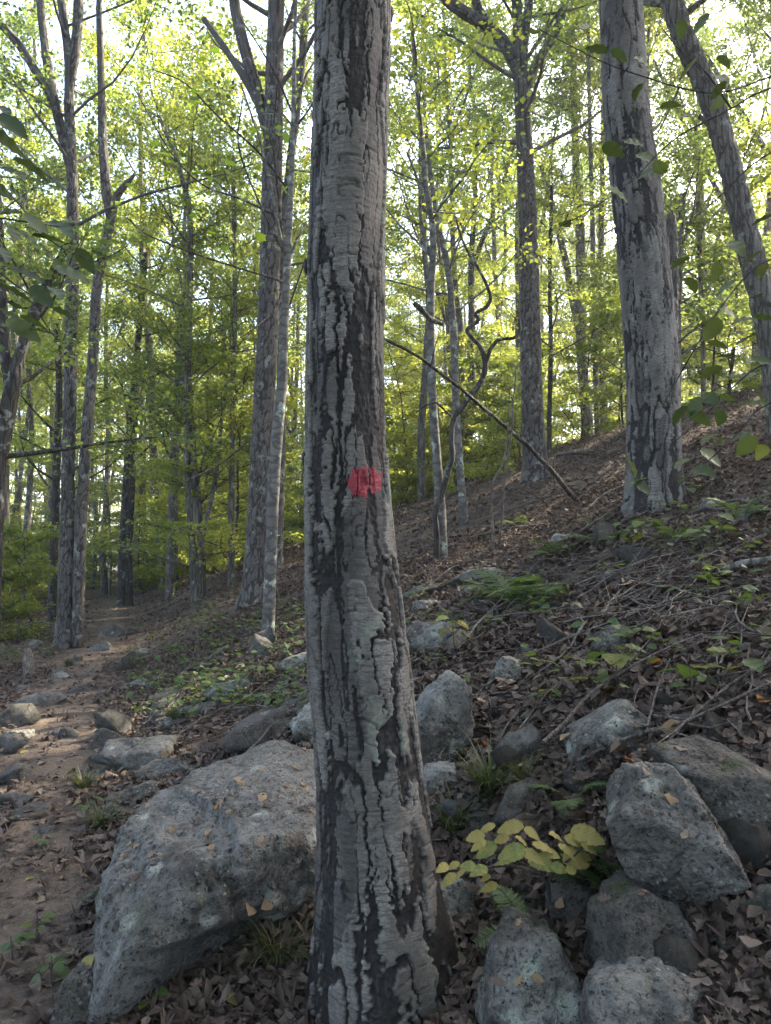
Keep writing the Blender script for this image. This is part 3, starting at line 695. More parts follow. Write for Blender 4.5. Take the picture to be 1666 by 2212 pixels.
TALL = [proto_tall(1, 17, .13, 0, M_GREYBARK, M_LEAF), proto_tall(2, 19, .16, 1, M_OAKBARK_FAR if 'M_OAKBARK_FAR' in globals() else M_DARKBARK, M_LEAF), proto_tall(3, 15, .10, 1, M_GREYBARK, M_UNDER), proto_tall(4, 18, .12, 0, M_GREYBARK, M_LEAF), proto_tall(5, 20, .15, 2, M_GREYBARK, M_LEAF), proto_tall(6, 14, .08, 0, M_SMOOTH, M_UNDER)]
UNDER = [proto_under(11, 6.5, .05, M_GREYBARK, M_UNDER), proto_under(12, 4.8, .035, M_DARKBARK, M_UNDER), proto_under(13, 8.0, .06, M_SMOOTH, M_UNDER, n=26), proto_under(14, 3.2, .025, M_DARKBARK, M_LEAF, n=16, L=(.6, 1.2)), proto_under(15, 2.0, .02, M_STEM, M_UNDER, n=14, L=(.5, .9), start=.05)]
TW = ['tall grey-barked tree', 'tall dark forked tree', 'slender grey forked tree', 'straight grey tree', 'big many-limbed grey tree', 'slim pale pole tree']
UW = ['leafy spray-branched sapling', 'small dark-stemmed sapling', 'tall pale-stemmed sapling', 'bushy dark green shrub', 'low yellow-green shrub']
def where(x, y):
    if y < 4: return 'added unseen behind the viewpoint to shade the foreground'
    u = x/y
    if abs(u) > .56: return 'on the slope beyond the right edge of view' if u > 0 else 'beyond the left edge of view'
    f = 'in the nearer wood' if y < 27 else ('in the middle wood' if y < 41 else 'in the farthest wood')
    z = 'left of the twin-stemmed tree' if u < -.40 else 'behind the trail' if u < -.26 else 'left of the broad ridged tree' if u < -.16 else 'behind the marked birch' if u < 0 else 'between the marked birch and the forked oak' if u < .18 else 'behind the forked oak and right birch' if u < .36 else 'right of the thick right birch'
    return f + ', ' + z
def put(kind, k, x, y, rz, sc):
    src = TALL if kind == 't' else UNDER; lab = [a + ' ' + where(x, y) for a in (TW if kind == 't' else UW)]
    nm = 'woodland_tree' if kind == 't' else ('understory_sapling' if k < 3 else 'understory_shrub')
    o = thing(nm, lab[k], 'tree' if kind == 't' else ('sapling' if k < 3 else 'shrub'), (x, y, G(x, y)[0]), (0, 0, rz), sc, 'background trees' if kind == 't' else 'background saplings and shrubs')
    obj('trunk', src[k][0], o); obj('crown', src[k][1], o, kind='stuff')
rng = random.Random(99)
pts = []
def try_pt(x, y, md):
    for (a, b, c) in pts:
        if (a-x)**2+(b-y)**2 < (md if c else md*.6)**2: return False
    return True
# open lanes through the canopy where sun reaches the trail and the edge of the marked birch
LANES = [np.array(p) for p in ((-3.9, 9.0, .2), (-4.6, 11.2, .3), (-5.4, 14.0, .3), (-2.9, 7.2, .15), (-6.6, 18.5, .4), (-1.3, 9.2, 5.0), (-4.4, 10.6, 3.0), (-6.5, 17, 3), (-5, 24, 3.5), (-8, 20, 5), (-4, 20, 6), (-10, 25, 5.5))]
def in_lane(x, y, H, r, lanes=None):
    h2 = sdir.x**2 + sdir.y**2; g = G(x, y)[0]
    for p in (LANES if lanes is None else LANES[:lanes]):
        t = ((x-p[0])*sdir.x + (y-p[1])*sdir.y)/h2
        if t <= 0: continue
        d = math.hypot(p[0]+t*sdir.x-x, p[1]+t*sdir.y-y); z = p[2]+t*sdir.z-g
        if d < r and .3*H < z < H*1.05: return True
    return False
nt_ = 0
for (x, y, k, sc_) in ((8.6, 8.4, 0, .8), (10.9, 10.2, 4, .95), (12.6, 12.3, 4, 1), (10.3, 12.2, 2, .9), (13.6, 11.2, 4, 1), (14.8, 13.8, 1, 1.05), (12.7, 9.4, 4, .95), (7.2, 6.6, 2, .75), (11.6, 8.0, 1, .9), (16.2, 12.2, 4, 1.05), (15.0, 10.2, 4, 1), (9.0, 10.4, 5, .95),  # this row: unseen trees added past the right edge to keep sun off the foreground
    (9.8, 18.2, 4, .95), (10.8, 22, 4, 1), (8.4, 25, 1, 1.05), (12.2, 26, 4, 1), (6.9, 23, 0, 1), (13.5, 21, 1, 1), (4.6, 24, 4, .9), (3.0, 27, 1, 1), (5.4, 29, 4, 1), (7.6, 20.2, 2, 1), (2.2, 22.5, 0, .95)):
    pts.append((x, y, 1)); put('t', k, x, y, x*3.1+y, sc_)
for _ in range(6000):
    if nt_ >= 116: break
    y = rng.uniform(9, 38) if rng.random() < .93 else rng.uniform(38, 60); u = rng.uniform(-.75, 1.5); x = u*y
    inside = -.56 < u < .56
    if x*x+y*y > (66**2 if inside else 34**2): continue
    if inside and y < 19: continue
    if not inside and y < 11: continue
    if y < 23 and abs(x - trail_x(y)) < 1.3: continue
    if not try_pt(x, y, 2.5): continue
    if y > 42 and rng.random() < .35: continue
    if .0 < u < .22 and rng.random() < .1: continue
    if in_lane(x, y, 19, 1.5) or in_lane(x, y, 19, 2.6, 5): continue
    pts.append((x, y, 1)); nt_ += 1
    put('t', rng.choice((0, 1, 2, 2, 3, 4, 5, 5)), x, y, rng.uniform(0, 6.28), rng.uniform(.85, 1.2))
for k in range(30):  # unseen trees added around the back of the camera to darken the foreground
    a = math.radians(96 + k*168/29 + rng.uniform(-4, 4)); r = rng.uniform(5, 8) + (k % 3)*4.5
    x, y = r*math.sin(a + (0 if k % 2 else 0)), r*math.cos(a)
    put('t', rng.randrange(6), x, y, rng.uniform(0, 6.28), rng.uniform(.85, 1.1))
nu_ = 0
for _ in range(6000):
    if nu_ >= 140: break
    y = rng.uniform(9, 38); u = rng.uniform(-.62, .7); x = u*y
    s = x + .5 + .33*y
    if y < 23 and abs(x - trail_x(y)) < 1.5: continue
    if s > 0 and y < 15: continue
    if s <= 0 and (y < 7.5 or x > trail_x(y)-2.4) and y < 23: continue
    if s > 12.2 and y < 24 and rng.random() < .5: continue
    if not try_pt(x, y, .95): continue
    if in_lane(x, y, 6, 1.3, 5): continue
    pts.append((x, y, 0)); nu_ += 1
    k = rng.randrange(5)
    put('u', k, x, y, rng.uniform(0, 6.28), rng.uniform(.8, 1.25))

nw_ = 0
for _ in range(6000):
    if nw_ >= 130: break
    y = 38 + 26*rng.random()**1.3; u = rng.uniform(-.62, .62); x = u*y
    if not try_pt(x, y, 1.5): continue
    pts.append((x, y, 0)); nw_ += 1
    put('u', rng.choice((0, 0, 2, 2, 3, 4)), x, y, rng.uniform(0, 6.28), rng.uniform(1.3, 2.0))
ns_ = 0
for _ in range(4000):
    if ns_ >= 34: break
    y = rng.uniform(8.5, 34); u = rng.uniform(-.60, .22); x = u*y; s = x + .5 + .33*y
    if y < 21 and abs(x - trail_x(y)) < 1.4: continue
    if s > 0 and y < (16 if u < -.02 else 13): continue
    if s <= 0 and y < 21 and x > trail_x(y)-1.8: continue
    if not try_pt(x, y, .8): continue
    pts.append((x, y, 0)); ns_ += 1
    put('u', rng.choice((1, 3, 3, 4, 4)), x, y, rng.uniform(0, 6.28), rng.uniform(.8, 1.2))

# ------------------------------------------------------------------ rocks
def rock_shape(N, d, level, seed, size, p=60, amp=.05, fine=.012, carve=None):
    dirs = sphere(level); N = nrm(np.asarray(N, np.float32)); d = np.asarray(d, np.float32)
    q = np.clip(dirs @ N.T, 0, None)/d[None]
    qm = q.max(1); r = 1.0/(qm*np.sum((q/qm[:, None])**p, 1)**(1.0/p))
    V = dirs*r[:, None]
    f = 1.0/size
    w1, w2, wc = worley(V*f*2.1 + .25*np.stack([noise(V*f*3, seed+31), noise(V*f*3, seed+32), noise(V*f*3, seed+33)], 1), seed+30)
    k = amp*.8*size*fbm(V*f*1.7, 5, seed, .6) + amp*1.5*size*(wc-.5)*sstep(0, .12, w2-w1) - amp*.8*size*np.abs(fbm(V*f*4.5*np.array([1, 1, 1.8]), 3, seed+9)) + fine*fbm(V*22, 4, seed+4, .65)
    crk = np.minimum(np.abs(fbm(V*f*np.array([1.5, 1.5, 2.6])+3.3, 3, seed+41)), np.abs(fbm(V*f*np.array([2.4, 2.4, 1.2])+9.1, 3, seed+42)))
    k = k - .045*size*sstep(.035, .0, crk)
    st = noise(np.column_stack([V[:, 0]*2, V[:, 1]*2, V[:, 2]*16+fbm(V*5, 2, seed+6)*1.5]), seed+5)
    k = k + .008*st
    if carve is not None: V = carve(V)
    return V + dirs*k[:, None]
def poly_rock(label, poly, Y=None, thick=None, mat=None, seed=1, level=5, name='rock', group=None, tilt=.45, sink=.10, amp=.06):
    g = np.random.default_rng(seed); poly = np.array(poly, float)
    if Y is None:
        k = np.argsort(poly[:, 1])[-2:]; b, t = hit(poly[k, 0].mean(), poly[:, 1].max()-2); Y = b[1]
    P = np.array([at(x, y, Y)[0] for x, y in poly]); c = P.mean(0); Q = P - c
    wdt = np.ptp(Q[:, 0]); hgt = np.ptp(Q[:, 2]); thick = thick or wdt*g.uniform(.7, 1.0)
    area = sum(Q[i, 0]*Q[(i+1) % len(Q), 2]-Q[(i+1) % len(Q), 0]*Q[i, 2] for i in range(len(Q)))
    N, d = [], []
    for i in range(len(Q)):
        e = Q[(i+1) % len(Q)]-Q[i]; n = np.array([e[2], 0, -e[0]])*np.sign(area)
        if np.linalg.norm(n) < 1e-4: continue
        n = n/np.linalg.norm(n); dd = n.dot(Q[i])
        if n[2] < -.5: dd += sink
        n3 = n + np.array([0, g.uniform(-.3, .3), 0]); N.append(n3); d.append(max(.03, dd)*1.02)
    N += [np.array([g.uniform(-.2, .2), -1, tilt]), np.array([g.uniform(-.2, .2), 1, .15])]; d += [thick*.42, thick*.5]
    for _ in range(7):
        n = g.normal(0, 1, 3); n /= np.linalg.norm(n); N.append(n); d.append(.5*math.sqrt((n[0]*wdt)**2+(n[1]*thick)**2+(n[2]*hgt)**2)*g.uniform(.82, 1.0))
    V = rock_shape(N, d, level, seed, max(wdt, hgt)*.5, amp=amp)
    o = obj(name, mesh(name, V, [SPH_F[level]], mat or M_ROCK), loc=c+np.array([0, thick*.35, -.05]))
    return tag(o, label, 'rock', group)
def box_rock(label, x0, y0, x1, y1, seed, **k):
    g = np.random.default_rng(seed+500); n = 6; a = np.sort(np.arange(n)*2*np.pi/n + g.uniform(-.38, .38, n))
    ca, sa = np.cos(a), np.sin(a); r = (np.abs(ca)**2.6+np.abs(sa)**2.6)**(-1/2.6)*g.uniform(.9, 1.05, n)
    return poly_rock(label, np.stack([(x0+x1)/2+ca*r*(x1-x0)/2, (y0+y1)/2+sa*r*(y1-y0)/2], 1), seed=seed, **k)
def hull_rock(label, pts, mat, seed, level, name='boulder', cat='boulder', amp=.05, p=90, carve=None):
    pts = np.array(pts); c = pts.mean(0); bm = bmesh.new()
    for q in pts: bm.verts.new(q-c)
    bmesh.ops.convex_hull(bm, input=bm.verts[:]); bm.normal_update()
    N = [np.array(f.normal) for f in bm.faces]; d = [abs(f.normal.dot(f.verts[0].co)) for f in bm.faces]; bm.free()
    K, D = [], []
    for n, dd in zip(N, d):
        if not any(n.dot(m) > .995 for m in K): K.append(n); D.append(max(dd, .03))
    V = rock_shape(K, D, level, seed, .5, p=p, amp=amp, fine=.02, carve=(lambda v: carve(v, c)) if carve else None)
    return tag(obj(name, mesh(name, V, [SPH_F[level]], mat), loc=c), label, cat)
A = lambda x, y, Y: at(x, y, Y)[0]
def under(v, c):
    # the front hangs over: below a slanting ridge the face is set back
    W = v + c; W = W.copy(); nse = fbm(W*3.2, 3, 77)*.10
    ridge = np.interp(W[:, 0], [-1.05, -.85, -.70, -.60, -.25], [-.15, .10, .34, .42, .40]) + nse
    front = sstep(3.25, 2.75, W[:, 1] + 0*W[:, 0])
    W[:, 1] += .13*front*sstep(.0, .22, ridge - W[:, 2])*sstep(-1.02, -.80, W[:, 0])
    step2 = sstep(.02, .05, noise(np.column_stack([W[:, 0]*1.5, W[:, 1]*1.5, W[:, 2]*3+W[:, 0]*2]), 78))
    W[:, 2] -= .035*step2*sstep(.2, .4, W[:, 2])
    return W - c
hull_rock('large sloping grey boulder with lichen at the foot of the marked birch',
  [A(180,2240,2.42),A(228,1920,2.75),A(246,1770,3.05),A(335,1695,3.3),A(592,1592,3.7),A(690,1600,3.8),A(275,2036,2.42),A(425,1850,2.62),A(600,1806,2.70),A(690,1806,2.78),A(420,2260,2.62),A(660,2260,2.85),
   np.array([-1.25,3.9,.05]),np.array([-.3,4.1,.45]),np.array([-.35,3.0,-.1]),np.array([-1.1,2.8,-.15])], M_ROCK, 7, 6, amp=.042, carve=under)
poly_rock('tall upright grey-green slab right of the marked birch', [(892,1535),(936,1470),(987,1446),(1024,1474),(1030,1561),(1013,1640),(941,1660),(905,1680)], mat=M_ROCKG, seed=3, level=5, thick=.26, tilt=.2)
box_rock('small round stone tucked under the upright slab', 912, 1640, 1005, 1712, 5, mat=M_ROCKG)
poly_rock('sloping lichen-patched rock above the yellow leaves', [(1222,1668),(1253,1586),(1325,1530),(1386,1496),(1427,1522),(1444,1571),(1420,1640),(1300,1680)], mat=M_ROCKG, seed=9, level=5)
poly_rock('grey block at the foot of the lichen-patched rock', [(1218,1660),(1250,1620),(1300,1598),(1330,1610),(1322,1650),(1290,1675)], mat=M_ROCK, seed=11)
poly_rock('large wedge-shaped grey boulder at the lower right', [(1352,1662),(1417,1660),(1485,1652),(1535,1694),(1595,1765),(1648,1850),(1640,1960),(1500,1960),(1400,1870),(1362,1780)], mat=M_ROCK, seed=13, level=6, name='boulder', thick=.5, tilt=.8)
poly_rock('dark overhanging rock at the right edge', [(1453,1600),(1520,1580),(1600,1610),(1700,1600),(1720,1730),(1600,1760),(1500,1690)], mat=M_ROCKD, seed=15, level=5)
poly_rock('pale-blotched block at the bottom right of the birch foot', [(1065,2030),(1140,1995),(1255,2030),(1290,2230),(1170,2290),(1050,2270)], mat=M_ROCKG, seed=17, level=5)
poly_rock('flat grey stone at the bottom right corner', [(1290,2110),(1400,2075),(1560,2100),(1600,2240),(1440,2290),(1280,2260)], mat=M_ROCK, seed=19, level=5)
poly_rock('brown-stained rock below the wedge boulder', [(1310,1945),(1390,1905),(1500,1950),(1570,2040),(1540,2110),(1370,2100),(1300,2020)], mat=M_ROCKD, seed=21, level=5)
poly_rock('shadowed rock behind the yellow-leaved plant', [(1190,1900),(1260,1870),(1330,1890),(1345,1960),(1290,2000),(1200,1985)], mat=M_ROCKD, seed=22, level=4)
poly_rock('low rock at the right side of the birch foot', [(950,1900),(1010,1880),(1030,1930),(1010,2000),(950,1990)], mat=M_ROCKG, seed=25)
box_rock('pointed grey rock among leaf litter above the upright slab', 1066, 1398, 1142, 1478, 23, mat=M_ROCKG)
box_rock('narrow dark stone beside the pointed grey rock', 1140, 1395, 1170, 1450, 26, mat=M_ROCKD)
box_rock('rounded grey-green boulder just right of the birch trunk', 872, 1325, 1000, 1412, 27, mat=M_ROCKG, level=5)
poly_rock('flat shelf of pale rock below the vine-wrapped beech', [(980,1240),(1010,1222),(1060,1214),(1098,1220),(1090,1240),(1050,1252),(1000,1256)], mat=M_ROCK, seed=29, level=5)
box_rock('small pale stone under the flat rock shelf', 1006, 1252, 1060, 1285, 31, mat=M_ROCKG)
box_rock('squat mossy rock with pale lichen on the right slope', 1288, 1335, 1408, 1415, 33, mat=M_MOSSY, level=5)
box_rock('pale broken rock beside the thick right birch', 1517, 1062, 1582, 1104, 35, mat=M_ROCK)
box_rock('low flat rock in the litter below the mossy rock', 1065, 1480, 1140, 1515, 36, mat=M_ROCKG)
box_rock('flat stone left of the lichen-patched rock', 1165, 1545, 1240, 1590, 37, mat=M_ROCKD)
box_rock('dark cube of rock left of the lichen-patched rock', 1185, 1585, 1240, 1630, 38, mat=M_ROCKD)
poly_rock('long low ledge of dark rock left of the birch', [(490,1580),(520,1545),(590,1515),(680,1490),(760,1490),(760,1560),(640,1590),(540,1600)], mat=M_ROCKD, seed=39, level=5, thick=.4)
poly_rock('pale lichened slab against the birch, left side', [(610,1565),(640,1530),(700,1510),(740,1530),(740,1590),(640,1600)], mat=M_ROCKG, seed=41, level=5)
poly_rock('broad knobbly rock beside the trail', [(196,1640),(215,1600),(290,1592),(365,1588),(372,1620),(330,1655),(240,1665)], mat=M_ROCK, seed=43, level=5)
box_rock('upright dark stone behind the knobbly trail rock', 190, 1560, 255, 1620, 44, mat=M_ROCKD)
poly_rock('rounded stone leaning on the big boulder', [(256,1725),(275,1690),(310,1678),(342,1684),(345,1710),(300,1740)], mat=M_ROCK, seed=45, level=5)
box_rock('mossy hump between the boulder and the ledge', 270, 1635, 500, 1690, 47, mat=M_MOSSY, level=5, thick=.35)
poly_rock('long grey slab lying along the left bank', [(340,1560),(380,1530),(450,1505),(500,1500),(505,1530),(440,1555),(370,1575)], mat=M_ROCK, seed=141, thick=.35)
poly_rock('low tilted slab above the long bank slab', [(420,1500),(460,1470),(520,1460),(545,1475),(520,1500),(450,1515)], mat=M_ROCKG, seed=142)
poly_rock('grey ledge stone near the slim pale tree', [(600,1440),(640,1405),(700,1395),(720,1430),(650,1455)], mat=M_ROCKG, seed=143)
poly_rock('flat weathered slab low on the left bank', [(290,1540),(330,1505),(395,1490),(410,1505),(360,1535),(310,1552)], mat=M_ROCKD, seed=144)
poly_rock('pale slab edge between bank and birch', [(560,1490),(600,1465),(660,1455),(670,1475),(610,1500)], mat=M_ROCK, seed=145)
box_rock('half-buried pale rock right of the bare saplings', 1185, 1140, 1250, 1172, 146, mat=M_ROCKG)
box_rock('half-buried rock in the brush pile', 1290, 1215, 1370, 1262, 147, mat=M_ROCKG)
box_rock('grey rock showing through litter near the log', 1440, 1300, 1500, 1330, 148, mat=M_ROCK)
box_rock('flat rock in the litter left of the lichen-patched rock', 1100, 1575, 1165, 1605, 149, mat=M_ROCK)
box_rock('long half-buried rock right of the trunk', 890, 1285, 960, 1320, 150, mat=M_ROCKG)
box_rock('mossy rock at the right edge by the log', 1600, 1075, 1690, 1125, 151, mat=M_MOSSY)
box_rock('mossy stone above the mossy hump', 510, 1585, 640, 1625, 48, mat=M_MOSSY)
box_rock('pinkish stone on the trail near the big boulder', 170, 1912, 222, 1962, 49, mat=M_ROCK)
box_rock('half-buried brown stone in the lower left', 75, 1925, 130, 1960, 50, mat=M_ROCKD)
box_rock('smooth dark rock at the bottom left', 80, 2080, 260, 2230, 51, mat=M_ROCKD, level=5)
for i, b in enumerate([(47,1486,142,1528),(138,1474,192,1500),(0,1520,40,1565),(38,1522,72,1558),(104,1564,160,1596),(0,1566,70,1600),(0,1645,70,1690),(105,1592,160,1612),(200,1380,240,1408),(212,1345,268,1380),(146,1408,178,1432),(98,1448,150,1470),(180,1395,215,1412),(258,1350,300,1375),(60,1375,90,1398),(190,1440,225,1458),(0,1735,95,1775),(270,1398,330,1420),(30,1470,70,1492),(150,1455,185,1470),(262,1462,330,1490),(20,1600,60,1625)]):
    lab = ['flat-topped dark stone jutting onto the trail', 'low rounded stone in the middle of the trail', 'mossy dark stone at the left frame edge by the trail', 'small rounded stone beside the mossy edge stone', 'square stone set in the trail', 'pale flat stone on the trail at the left edge', 'lumpy stone at the left edge below the trail stones', 'dark sliver of stone below the square trail stone', 'grey-green stone beside the twin-stemmed tree foot', 'row of low ledge rock up the trail', 'sunlit pale stone near the twin-stemmed tree', 'stone beside the broken post', 'yellowish sunlit stone on the trail edge', 'pink sunlit stone far up the trail', 'grey stone behind the broken post', 'small stone on the right side of the trail', 'dark root-like rock at the lower left edge', 'small mossy stone on the left bank', 'low stone near the foot of the broken post', 'small dark stone between the trail ledges', 'slanted flat stone on the bank above the trail', 'little stone near the square trail stone'][i]
    box_rock(lab, *b, 60+i, mat=[M_ROCK, M_ROCKD, M_ROCKG][i % 3], name='trail_stone' if i < 16 else 'rock', thick=None)
rng = random.Random(5); gnp = np.random.default_rng(5)
SR = [rock_shape(nrm(gnp.normal(0, 1, (12, 3))), gnp.uniform(.6, 1, 12), 3, 200+i, 1.0, amp=.12, fine=.03)*np.array([1, .8, .65]) for i in range(6)]
SRM = [[mesh('stone', v, [SPH_F[3]], m) for v in SR] for m in (M_ROCK, M_ROCKG, M_ROCKD)]
for i in range(90):
    px, py = (rng.uniform(870, 1660), rng.uniform(1130, 2150)) if i % 3 else (rng.uniform(0, 670), rng.uniform(1400, 1800))
    p, t = hit(px, py); s = rng.uniform(.022, .05)*t**.55
    if p[1] > 12: continue
    lb = 'small loose stone in the litter ' + ('beside the trail' if px < 330 else 'on the left bank' if px < 800 else 'near the vine-wrapped beech' if px < 1100 and py < 1330 else 'around the upright slab' if px < 1130 else 'near the ferns and brush pile' if py < 1400 else 'around the lichen-patched rock' if px < 1380 else 'above the wedge boulder' if py < 1660 else 'below the wedge boulder')
    o = obj('stone', SRM[i % 3][rng.randrange(6)], loc=p+np.array([0, 0, s*.1]), rot=(rng.uniform(-.4, .4), rng.uniform(-.4, .4), rng.uniform(0, 6)), scale=s)
    tag(o, lb, 'stone', 'loose stones in the leaf litter')

# ------------------------------------------------------------------ vine, leaning pole, logs, sticks
def px_tube(pts, Y, hw, sides=10, step=.04, wob=0, seed=0):
    P = np.array([np.append(at(q[0], q[1], Y + (q[2] if len(q) > 2 else 0))[0], (hw if np.isscalar(hw) else hw[i])/FPX*Y) for i, q in enumerate(pts)])
    Q, _ = resample(P, step=step)
    if wob: Q[:, :3] += wob*np.stack([noise(Q[:, :3]*9, seed), noise(Q[:, :3]*9, seed+1), noise(Q[:, :3]*9, seed+2)], 1)
    return tube(Q[:, :3], Q[:, 3]*(1+.12*noise(Q[:, :3]*15, seed+4)), sides)
vb, _ = hit(954, 1208); VY = vb[1]-.1
v = thing('woody_vine', 'thick twisted woody vine climbing beside the pale beech', 'vine', loc=(0, 0, 0))
vm = lambda pts, hw, nm: obj(nm, mesh(nm, *(lambda r: (r[0], [r[1]]))(px_tube(pts, VY, hw, 10, .03, .012, 3)), M_DARKBARK), v)
vm([(944,1215),(943,1140),(940,1118),(946,1095),(958,1062),(970,1010),(976,983),(975,938),(985,897),(1018,856),(1038,825),(1049,789),(1040,753),(1018,728),(1012,712),(1033,692),(1028,677),(1053,661),(1060,640),(1045,600),(1020,560),(1000,520),(985,470)], [7,7,6.5,6.5,6.5,6.5,6.5,6,6,6,6,6,5.5,5,4.5,4.5,4,4,4,3.5,3,2.5,2], 'vine_stem')
vm([(1049,789),(1064,748),(1079,733),(1110,730),(1123,712),(1122,690)], [4.5,4.5,4,4,3.5,3], 'side_stem')
vm([(958,700),(930,690),(905,665),(893,655)], [3,5,6,5], 'side_stem')
vm([(975,900),(955,880),(935,870),(900,890)], [2.5,2.5,2,1.5], 'side_stem')
pb, _ = hit(1253, 1080)
def free_tube(name, label, P, R, mat, cat, sides=9, wob=.01, seed=0, parts=None, step=.05):
    Q, _ = resample(np.column_stack([P, R]), step=step); Q[:, :3] += wob*np.stack([noise(Q[:, :3]*4, seed), noise(Q[:, :3]*4, seed+1), noise(Q[:, :3]*4, seed+2)], 1)
    V, F = tube(Q[:, :3], Q[:, 3], sides); return tag(obj(name, mesh(name, V, [F], mat, {'plate': np.full(len(V), .8)})), label, cat)
PP = [pb-np.array([0, 0, .05])]
for q, yy in (((1202,1028),-.3),((1151,977),-.5),((1100,927),-.7),((1007,851),-1.2),((925,784),-1.6),((828,728),-2.2),((740,690),-2.7)): PP.append(A(q[0], q[1], pb[1]+yy))
free_tube('leaning_pole', 'long dead pole leaning diagonally in front of the forked oak', np.array(PP), np.linspace(.032, .011, len(PP)), M_TWIG, 'dead pole', wob=.02)
pole = bpy.data.objects['leaning_pole']; pole.data.materials[0] = M_DARKBARK
_rg = random.Random(3)
for _q in range(9):
    _k = _rg.uniform(1, 6.5); _i = int(_k); _p = PP[_i] + (PP[_i+1]-PP[_i])*(_k-_i); _d = nrm(np.array([_rg.uniform(-1, .3), _rg.uniform(-.6, .6), _rg.uniform(-.2, 1)])); _l = _rg.uniform(.15, .6)
    V, F = tube(np.array([_p, _p+_d*_l*.5+np.array([0, 0, .03]), _p+_d*_l]), [.009, .006, .002], 5); obj('twig', mesh('twig', V, [F], M_DARKBARK), pole)
for k, (x, y, x2, y2, x3, y3) in enumerate([(1067,1190,1063,1060,1091,985),(1079,1186,1088,1078,1104,940)]):
    b, t = hit(x, y); free_tube('bare_sapling', ['thin bare upright sapling stem left of the forked oak', 'second thin bare stem leaning right, left of the forked oak'][k], np.array([b-np.array([0,0,.05]), A(x2, y2, b[1]), A(x3, y3, b[1]+.1), A(x3+12, y3-150, b[1]+.2)]), [.016,.013,.01,.006], M_TWIG, 'sapling')
def ground_stick(label, pts, hw, seed=0, lift=.02, mat=None, name='fallen_branch', cat='branch', twigs=0, sides=7):
    P, R = [], []
    for i, q in enumerate(pts):
        p, t = hit(q[0], q[1]); r = (hw if np.isscalar(hw) else hw[i])/FPX*t; P.append(p+np.array([0, 0, r*.6+lift*(1 if 0 < i < len(pts)-1 else .3)])); R.append(r)
    P, R = np.array(P), np.array(R); m = np.median(P[:, 1]); P[:, 1] = np.clip(P[:, 1], m-.9, m+.9)
    P[:, 2] = np.maximum(P[:, 2], GR(P[:, 0], P[:, 1])+R*.5)
    Q, _ = resample(np.column_stack([P, R]), step=.04); Q[:, :3] += .012*np.stack([noise(Q[:, :3]*6, seed), noise(Q[:, :3]*6, seed+1), noise(Q[:, :3]*6, seed+2)], 1)
    root = obj(name, None, loc=P[0]); tag(root, label, cat)
    V, F = tube(Q[:, :3]-P[0], Q[:, 3]*(1+.15*noise(Q[:, :3]*12, seed+3)), sides); obj('stem', mesh('stem', V, [F], mat or M_TWIG, {'plate': np.full(len(V), .8)}), root)
    rg = random.Random(seed)
    for _ in range(twigs):
        k = rg.randrange(len(Q)//5, len(Q)-1); p = Q[k, :3]-P[0]; d = nrm(Q[min(k+1, len(Q)-1), :3]-Q[k-1, :3]); d2 = nrm(d + np.array([rg.uniform(-.8, .8), rg.uniform(-.8, .8), rg.uniform(-.1, .5)])); l = rg.uniform(.15, .45)
        V, F = tube(np.array([p, p+d2*l*.5+np.array([0, 0, .02]), p+d2*l]), [Q[k, 3]*.5, Q[k, 3]*.35, .002], 5); obj('twig', mesh('twig', V, [F], mat or M_TWIG), root)
ground_stick('thick pale fallen log at the right edge of the slope', [(1549,1248),(1610,1236),(1690,1224),(1760,1216)], [7,9,10,10], 1, .03, M_GREYBARK, 'fallen_log', 'log', 0, 12)
ground_stick('mossy log lying along the crest beside the thick right birch', [(1262,958),(1300,942),(1360,915),(1400,900)], [5,6,7,7], 2, .03, M_DARKBARK, 'fallen_log', 'log', 0, 10)
ground_stick('weathered log below the crest behind the forked oak', [(1200,988),(1250,982),(1310,975)], [4,5,4], 3, .02, M_GREYBARK, 'fallen_log', 'log', 0, 10)
